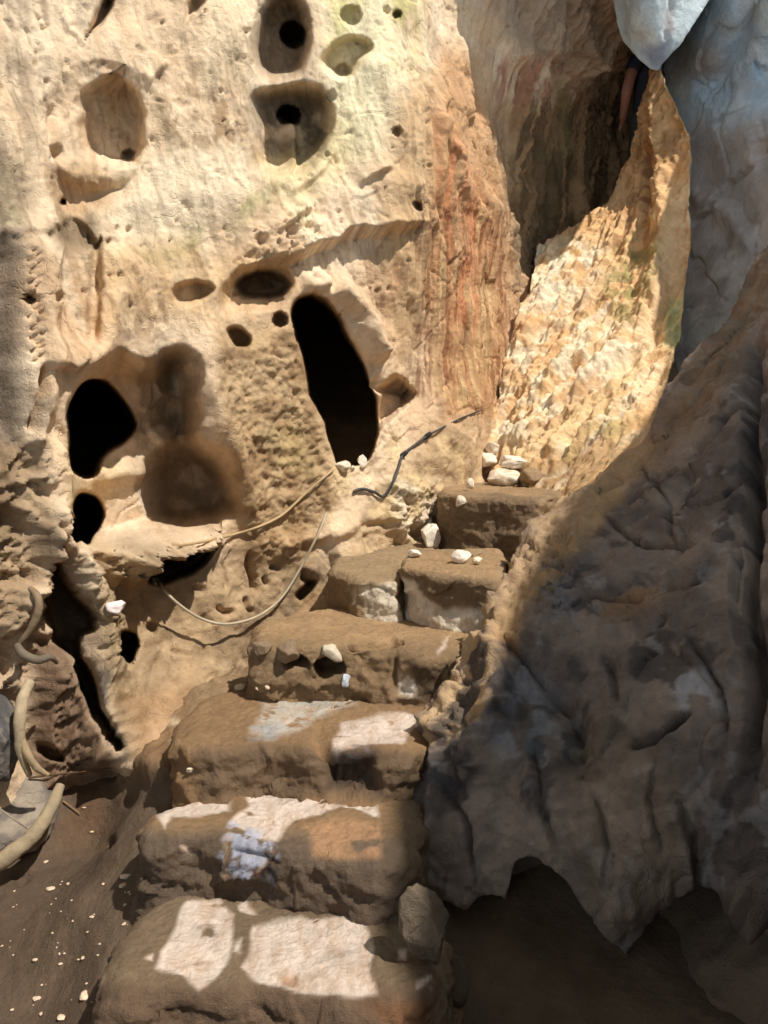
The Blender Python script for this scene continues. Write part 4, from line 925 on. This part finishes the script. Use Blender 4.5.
for k, (x, y, w, h, col, lb, tl) in enumerate([
    (331, 651, 15, 10, c(198, 184, 160), 'pale angular stone leaning under the lip of the fourth step', .5), (346, 680, 6, 10, c(186, 190, 196), 'thin bluish-white stone standing below the pale angular one', .2),
    (286, 650, 22, 13, c(136, 114, 90), 'brown rounded stone under the left end of the long tread', 0), (262, 646, 13, 10, c(132, 110, 86), 'brown stone at the far left end of the long tread', .3),
    (241, 686, 7, 4, c(206, 180, 142), 'tan flat chip behind the grey-veined step, leftmost of three', .1), (258, 687, 4, 3, c(222, 200, 168), 'middle pale chip of three behind the grey-veined step', 0), (267, 687, 4, 3, c(222, 200, 168), 'right pale chip of three behind the grey-veined step', 0),
    (191, 769, 5, 4, c(226, 208, 180), 'white pebble at the left foot of the third step', 0)]):
    p = surf(x, y + h * .5); s = p[1] / F
    props(stone('stone', p, (w * s, w * s * .7, h * s), 330 + k, col, 4, k * .9, 14, tl), lb, 'stone', g)
# rocks by the boulder
p = surf(424, 960, ['stone_step'], r=5); props(stone('rock', p, (.065, .06, .115), 352, c(120, 104, 86), 5, .3, 9, -.35, M_ROCK, sink=.05), 'grey slab of rock standing against the foot of the dark boulder', 'rock', 'rocks at the foot of the dark boulder')
p = at(450, 1004, 2.02); props(stone('rock', p, (.05, .05, .09), 353, c(96, 82, 66), 4, .8, 8, .1, M_ROCK, sink=.2), 'small brown rock below the grey slab beside the boulder', 'rock', 'rocks at the foot of the dark boulder')
p = at(446, 1030, 1.98); props(stone('rock', p, (.055, .05, .05), 354, c(112, 88, 62), 4, .2, 8, .1, M_ROCK, sink=.2), 'rounded brown rock at the bottom edge beside the lowest step', 'rock', 'rocks at the foot of the dark boulder')
props(tube('stick', [at(401, 855, 2.33), at(407, 868, 2.31), at(414, 886, 2.28)], [.004, .005, .004], c(74, 88, 104), M_WOOD, n=40), 'short blue-grey stick poking out beside the boulder', 'stick')
# rock pile on the left
p = at(8, 842, 2.86); props(stone('rock', p, (.20, .2, .17), 360, c(150, 136, 118), 5, .5, 9, .2, M_ROCK, c(116, 106, 96), sink=.2), 'grey cracked rock behind the curved log', 'rock', 'rocks on the left')
p = at(-4, 772, 2.74); props(stone('rock', p, (.10, .12, .16), 361, c(92, 88, 86), 5, .9, 9, 0, M_ROCK, c(120, 112, 102), sink=.1), 'dark grey rock behind the bent pale root', 'rock', 'rocks on the left')
# roots and log
g = 'bare roots on the left'
props(tube('log', [at(-22, 876, 2.56), at(8, 856, 2.58), at(32, 836, 2.62), at(50, 810, 2.68), at(61, 784, 2.75)], [.029, .029, .027, .024, .017], c(150, 132, 104), M_WOOD, seed=3, bumpy=.12, seg=22), 'curved bare log lying on the earth at the lower left edge', 'log')
rt = tube('root', [at(31, 680, 2.76), at(23, 697, 2.72), at(20, 720, 2.69), at(20, 745, 2.69), at(24, 762, 2.70), at(30, 776, 2.72)], [.016, .021, .020, .018, .014, .010], c(176, 156, 126), M_WOOD, seed=5, bumpy=.12, seg=20)
props(rt, 'thick pale root bent down the earth bank above the log', 'root', g)
tube('root_branch', [at(21, 738, 2.69), at(28, 755, 2.69), at(37, 768, 2.71), at(48, 775, 2.74)], [.014, .014, .013, .007], c(170, 146, 112), M_WOOD, seed=6, bumpy=.12, parent=rt)
props(tube('root', [at(30, 588, 2.84), at(38, 598, 2.80), at(38, 612, 2.79), at(30, 630, 2.79), at(20, 643, 2.79)], [.010, .014, .014, .013, .009], c(138, 116, 90), M_WOOD, seed=8, bumpy=.12), 'thin brown root hanging in the dark crack', 'root', g)
props(tube('root', [at(17, 645, 2.78), at(24, 655, 2.74), at(38, 660, 2.74), at(50, 657, 2.76), at(57, 663, 2.80)], [.012, .017, .015, .012, .008], c(112, 98, 82), M_WOOD, seed=9, bumpy=.12), 'short dark root curling across the top of the earth bank', 'root', g)
props(tube('twig', on([(28, 778), (50, 775), (80, 772), (112, 768)], .02), [.004, .004, .002], c(92, 68, 48), M_WOOD, n=60), 'thin straight brown twig lying beside the upper end of the log', 'twig', 'twigs by the log')
props(tube('twig', on([(63, 801), (70, 806), (80, 814)], .012), [.003, .002], c(150, 118, 82), M_WOOD, n=40), 'short pale twig right of the upper end of the log', 'twig', 'twigs by the log')
props(tube('twig', [at(-4, 806, 2.56), at(12, 818, 2.56), at(28, 829, 2.6)], [.003, .0025], c(146, 130, 110), M_WOOD, n=40), 'pale twig crossing the grey rock behind the log', 'twig', 'twigs by the log')
# torn white litter
p = surf(116, 610, ['wall_left'], .03, r=2)
props(stone('paper_scrap', p, (.042, .03, .03), 371, c(236, 216, 208), 4, .6, 10, .3), 'crumpled pinkish-white scrap lying at the foot of the rock fin', 'scrap')
# chips on the floor
big = [(126, 877, 7, 4, 'largest pale chip on the earth floor left of the second step'), (123, 886, 5, 3.5, 'pale chip just below the largest one on the floor'), (52, 889, 4, 7, 'long thin pale chip on the earth below the log'), (85, 996, 8, 7, 'tan and white chip left of the lowest step'), (37, 999, 6, 5, 'grey-white chip near the lower left corner'), (62, 1018, 5, 6, 'white chip at the bottom edge of the floor')]
for k, (x, y, w, h, lb) in enumerate(big):
    p = surf(x, y, ['floor']); s = p[1] / F
    props(stone('chip', p, (w * s, h * s, .35 * w * s), 400 + k, c(222, 196, 166), 3, k * .8, 8, sink=.3), lb, 'chip', 'pale chips on the earth floor')
rs = np.random.RandomState(5)
small = [(92, 832), (130, 892), (125, 905), (60, 954), (61, 964), (42, 985), (41, 1014), (68, 884), (92, 917), (124, 924), (100, 944), (157, 871), (84, 808), (46, 862), (73, 921), (53, 933), (35, 960), (83, 958), (103, 884), (140, 897), (12, 1010), (2, 946)]
small += [(rs.uniform(10, 150), rs.uniform(880, 1010)) for _ in range(46)]
for k, (x, y) in enumerate(small):
    if x > 105 and y > 925: x -= 60
    p = surf(x, y, ['floor']); s = p[1] / F; r = (2.6 if k < 22 else 1.4) * rs.uniform(.7, 1.3) * s
    props(stone('chip', p, (r, r * .8, r * .4), 430 + k, c(214, 188, 158), 2, k * .8, 5, sink=.35), 'tiny pale stone chip scattered on the brown earth floor', 'chip', 'tiny chips on the earth floor')

# ------------------------------------------------------------------ person half hidden in the passage
def skin_body(name, joints, edges, radii, mat, parent, lv=2):
    me = bpy.data.meshes.new(name); me.from_pydata(joints, edges, []); o = bpy.data.objects.new(name, me); COL.objects.link(o)
    m = o.modifiers.new('skin', 'SKIN'); m.use_smooth_shade = True
    for v, r in zip(me.skin_vertices[0].data, radii): v.radius = r if isinstance(r, tuple) else (r, r)
    me.skin_vertices[0].data[0].use_root = True
    s = o.modifiers.new('sub', 'SUBSURF'); s.levels = lv; s.render_levels = lv
    me.materials.append(mat); o.parent = parent; return o

def flat_mat(name, col, rough=.8, grain=200):
    return material(name, rough, grain, .25, .001, .08, attr=False, tint=(*col, 1))

def build_person(loc, rz):
    root = empty('person', loc); root.rotation_euler.z = rz
    props(root, 'person in dark clothes with a bare bent arm, half hidden behind the rock spur', 'person')
    SK = flat_mat('skin', c(206, 148, 124), .55); SH = flat_mat('dark_shirt', c(66, 68, 82)); TR = flat_mat('grey_trousers', c(84, 86, 82)); HR = flat_mat('dark_hair', c(36, 28, 24)); BT = flat_mat('shoe_leather', c(52, 44, 38))
    # figure faces +Y of its own frame, x to its right-hand side
    J = [(0, 0, .95), (0, 0, 1.12), (0, 0, 1.30), (0, -.01, 1.42), (0, .0, 1.50), (0, .015, 1.58), (0, .02, 1.68)]
    R = [(.13, .10), (.12, .09), (.14, .10), (.085, .07), .05, (.062, .075), (.055, .065)]
    E = [(k, k + 1) for k in range(6)]
    def chain(start, pts, rad):
        prev = start
        for q, r in zip(pts, rad): J.append(q); R.append(r); E.append((prev, len(J) - 1)); prev = len(J) - 1
        return prev
    hands = []
    chain(0, [(-.09, 0, .88), (-.10, .01, .50), (-.10, -.02, .12), (-.10, .04, .05), (-.10, .14, .03)], [.085, .058, .042, .04, .028])
    chain(0, [(.09, 0, .88), (.11, .03, .50), (.11, 0, .12), (.11, .06, .05), (.11, .16, .03)], [.085, .058, .042, .04, .028])
    hands.append(chain(3, [(-.17, 0, 1.38), (-.27, -.06, 1.12), (-.19, .12, .98), (-.16, .16, .97)], [.055, .045, .032, .026]))
    hands.append(chain(3, [(.17, 0, 1.38), (.23, -.02, 1.10), (.22, .12, .90), (.22, .15, .87)], [.055, .045, .032, .026]))
    for hi, sx in zip(hands, (-1, 1)):
        hx, hy, hz = J[hi]
        for f in range(4):
            o = -.024 + .016 * f; ln = (.8, 1, .95, .75)[f]
            chain(hi, [(hx + sx * -.01, hy + .03, hz + o * .9), (hx + sx * -.015, hy + .03 + .035 * ln, hz + o - .01), (hx + sx * -.005, hy + .03 + .055 * ln, hz + o - .03)], [.009, .008, .007])
        chain(hi, [(hx - sx * .03, hy + .02, hz + .02), (hx - sx * .04, hy + .045, hz + .03)], [.010, .008])
    skin_body('body', J, E, R, SK, root)
    for s in (-1, 1):
        V, T = ICO[3]; mesh_obj('ear', V * np.array([.012, .022, .03]) + np.array([s * .075, .01, 1.62]), T, None, SK, root)
    V, T = ICO[4]
    mesh_obj('nose', V * np.array([.014, .018, .022]) + np.array([0, .10, 1.615]), T, None, SK, root)
    k = V[:, 2] > -.62 + 1.3 * np.clip(V[:, 1] + .25, 0, 1.3)
    Vh = V * np.array([.092, .105, .115]) * (1 + .03 * fbm(V * 9, 3))[:, None] + np.array([0, .005, 1.66])
    mesh_obj('hair', Vh, T[k[T].all(1)], None, HR, root)
    skin_body('shirt', [(0, 0, .80), (0, 0, 1.12), (0, 0, 1.30), (0, -.01, 1.43), (-.17, 0, 1.38), (-.22, -.03, 1.25), (.17, 0, 1.38), (.205, -.01, 1.24)], [(0, 1), (1, 2), (2, 3), (3, 4), (4, 5), (3, 6), (6, 7)], [(.185, .14), (.16, .12), (.17, .125), (.10, .085), .075, .068, .075, .068], SH, root)
    skin_body('trousers', [(0, 0, 1.04), (-.09, 0, .86), (-.10, .01, .50), (-.10, -.02, .09), (.09, 0, .86), (.11, .03, .50), (.11, 0, .09)], [(0, 1), (1, 2), (2, 3), (0, 4), (4, 5), (5, 6)], [(.15, .12), .105, .08, .07, .105, .08, .07], TR, root)
    for a in ((-.10, -.02), (.11, 0)):
        skin_body('shoe', [(a[0], a[1], .06), (a[0], a[1] + .08, .045), (a[0], a[1] + .18, .035)], [(0, 1), (1, 2)], [.055, .05, .038], BT, root)
    return root
q = at(640, 92, 7.0)
build_person((q[0] + .10, 7.0, q[2] - 1.16), .25)

# ------------------------------------------------------------------ unseen cave roof, its opening shaped to place the sun's shadow edges
def build_unseen_ceiling():
    hole = np.array([(3.0, -.7), (2.9, -.25), (2.78, .1), (2.6, .32), (2.6, .48), (2.74, .66), (2.75, .9), (2.76, 1.15), (2.84, 1.5), (2.98, 1.92), (3.12, 2.2), (3.28, 2.6), (3.46, 3.1), (3.5, 3.6), (3.38, 4.1), (3.2, 4.55), (3.15, 5.3), (2.95, 5.8), (2.5, 5.85),
                     (2.35, 5.4), (2.2, 5.05), (1.7, 4.75), (1.0, 4.7), (.4, 4.3), (-.2, 3.7), (-.8, 3.0), (-.75, 2.55), (-.25, 2.0), (.2, 1.5), (.6, 1.05), (.9, .6), (1.1, .0), (1.5, -.7)])
    m = 480; s = np.concatenate([[0], np.cumsum(np.linalg.norm(np.diff(np.concatenate([hole, hole[:1]]), axis=0), axis=1))]); hq = np.concatenate([hole, hole[:1]])
    t = np.linspace(0, s[-1], m, endpoint=False); h = np.stack([np.interp(t, s, hq[:, 0]), np.interp(t, s, hq[:, 1])], 1)
    c0 = np.array([1.9, 2.2]); a = np.arctan2(h[:, 1] - c0[1], h[:, 0] - c0[0]); out = c0 + np.stack([np.cos(a), np.sin(a)], 1) * 9.0
    rows = []; n = 60
    for k in range(n): f = (1 - k / (n - 1)) ** 2; rows.append(np.concatenate([h + (out - h) * f, np.full((m, 1), 5.32 + .9 * f ** .5)], 1))
    for k in range(n): f = (k / (n - 1)) ** 2; rows.append(np.concatenate([h + (out - h) * f, np.full((m, 1), 5.3 - .02 * f)], 1))
    P = np.stack(rows, 1).reshape(-1, 3); e = np.minimum(1, np.linalg.norm(P[:, :2] - np.repeat(h, 2 * n, 0), axis=1) / .5)
    P[:, 2] += .08 * e * fbm(P * 1.5, 3); P[:, :2] += .02 * fbm(P * 4, 3)[:, None]
    o = mesh_obj('unseen_ceiling', P, grid_faces(m, 2 * n, True), np.tile(c(150, 130, 108), (len(P), 1)), M_ROCK)
    props(o, 'unseen rock roof of the cave, its opening shaped to set the shadow edges', 'unseen_ceiling', kind='structure')
build_unseen_ceiling()
def build_wall_light_block():
    P, nu, nv = base_curve([(-.6, -2.8), (.4, -2.5), (1.1, -1.4), (1.45, -.2), (1.5, .8), (1.75, 1.5)][::-1], -.2, 2.1, .03, [])  # low wall out of view, added to cut the sky light
    N = grid_normals(P, nu, nv); R = Rock(P, N, c(120, 102, 84), 5, 180); R.h += .15 * fbm(P * 1.3, 4, seed=2)
    props(finish('wall_light_block', R, nu, nv, M_ROCK), 'unseen low rock wall added to block sky light', 'cave wall', kind='structure')
build_wall_light_block()

# ------------------------------------------------------------------ light and camera
def lights():
    w = bpy.data.worlds.new('sky'); bpy.context.scene.world = w; w.use_nodes = True
    bg = w.node_tree.nodes['Background']; bg.inputs['Color'].default_value = (.74, .87, 1.0, 1); bg.inputs['Strength'].default_value = 1.1
    s = bpy.data.lights.new('sun', 'SUN'); s.energy = 5.0; s.angle = math.radians(.7); s.color = (1.0, .965, .915)
    o = bpy.data.objects.new('sun', s); COL.objects.link(o); o.location = (6, -4, 12)
    o.rotation_euler = Vector(-SUN).to_track_quat('-Z', 'Y').to_euler()
lights()
cam = bpy.data.cameras.new('camera'); co = bpy.data.objects.new('camera', cam); COL.objects.link(co)
cam.sensor_fit = 'VERTICAL'; cam.sensor_height = 36.0; cam.lens = F / H * 36.0; cam.clip_start = .05
co.location = EYE; co.rotation_euler = (math.pi / 2 - PITCH, 0, 0)
S = bpy.context.scene; S.camera = co; S.cycles.diffuse_bounces = 3
S.view_settings.view_transform = 'Standard'; S.view_settings.look = 'None'; S.view_settings.gamma = 1; S.view_settings.use_curve_mapping = False
S.view_settings.exposure = 0.0
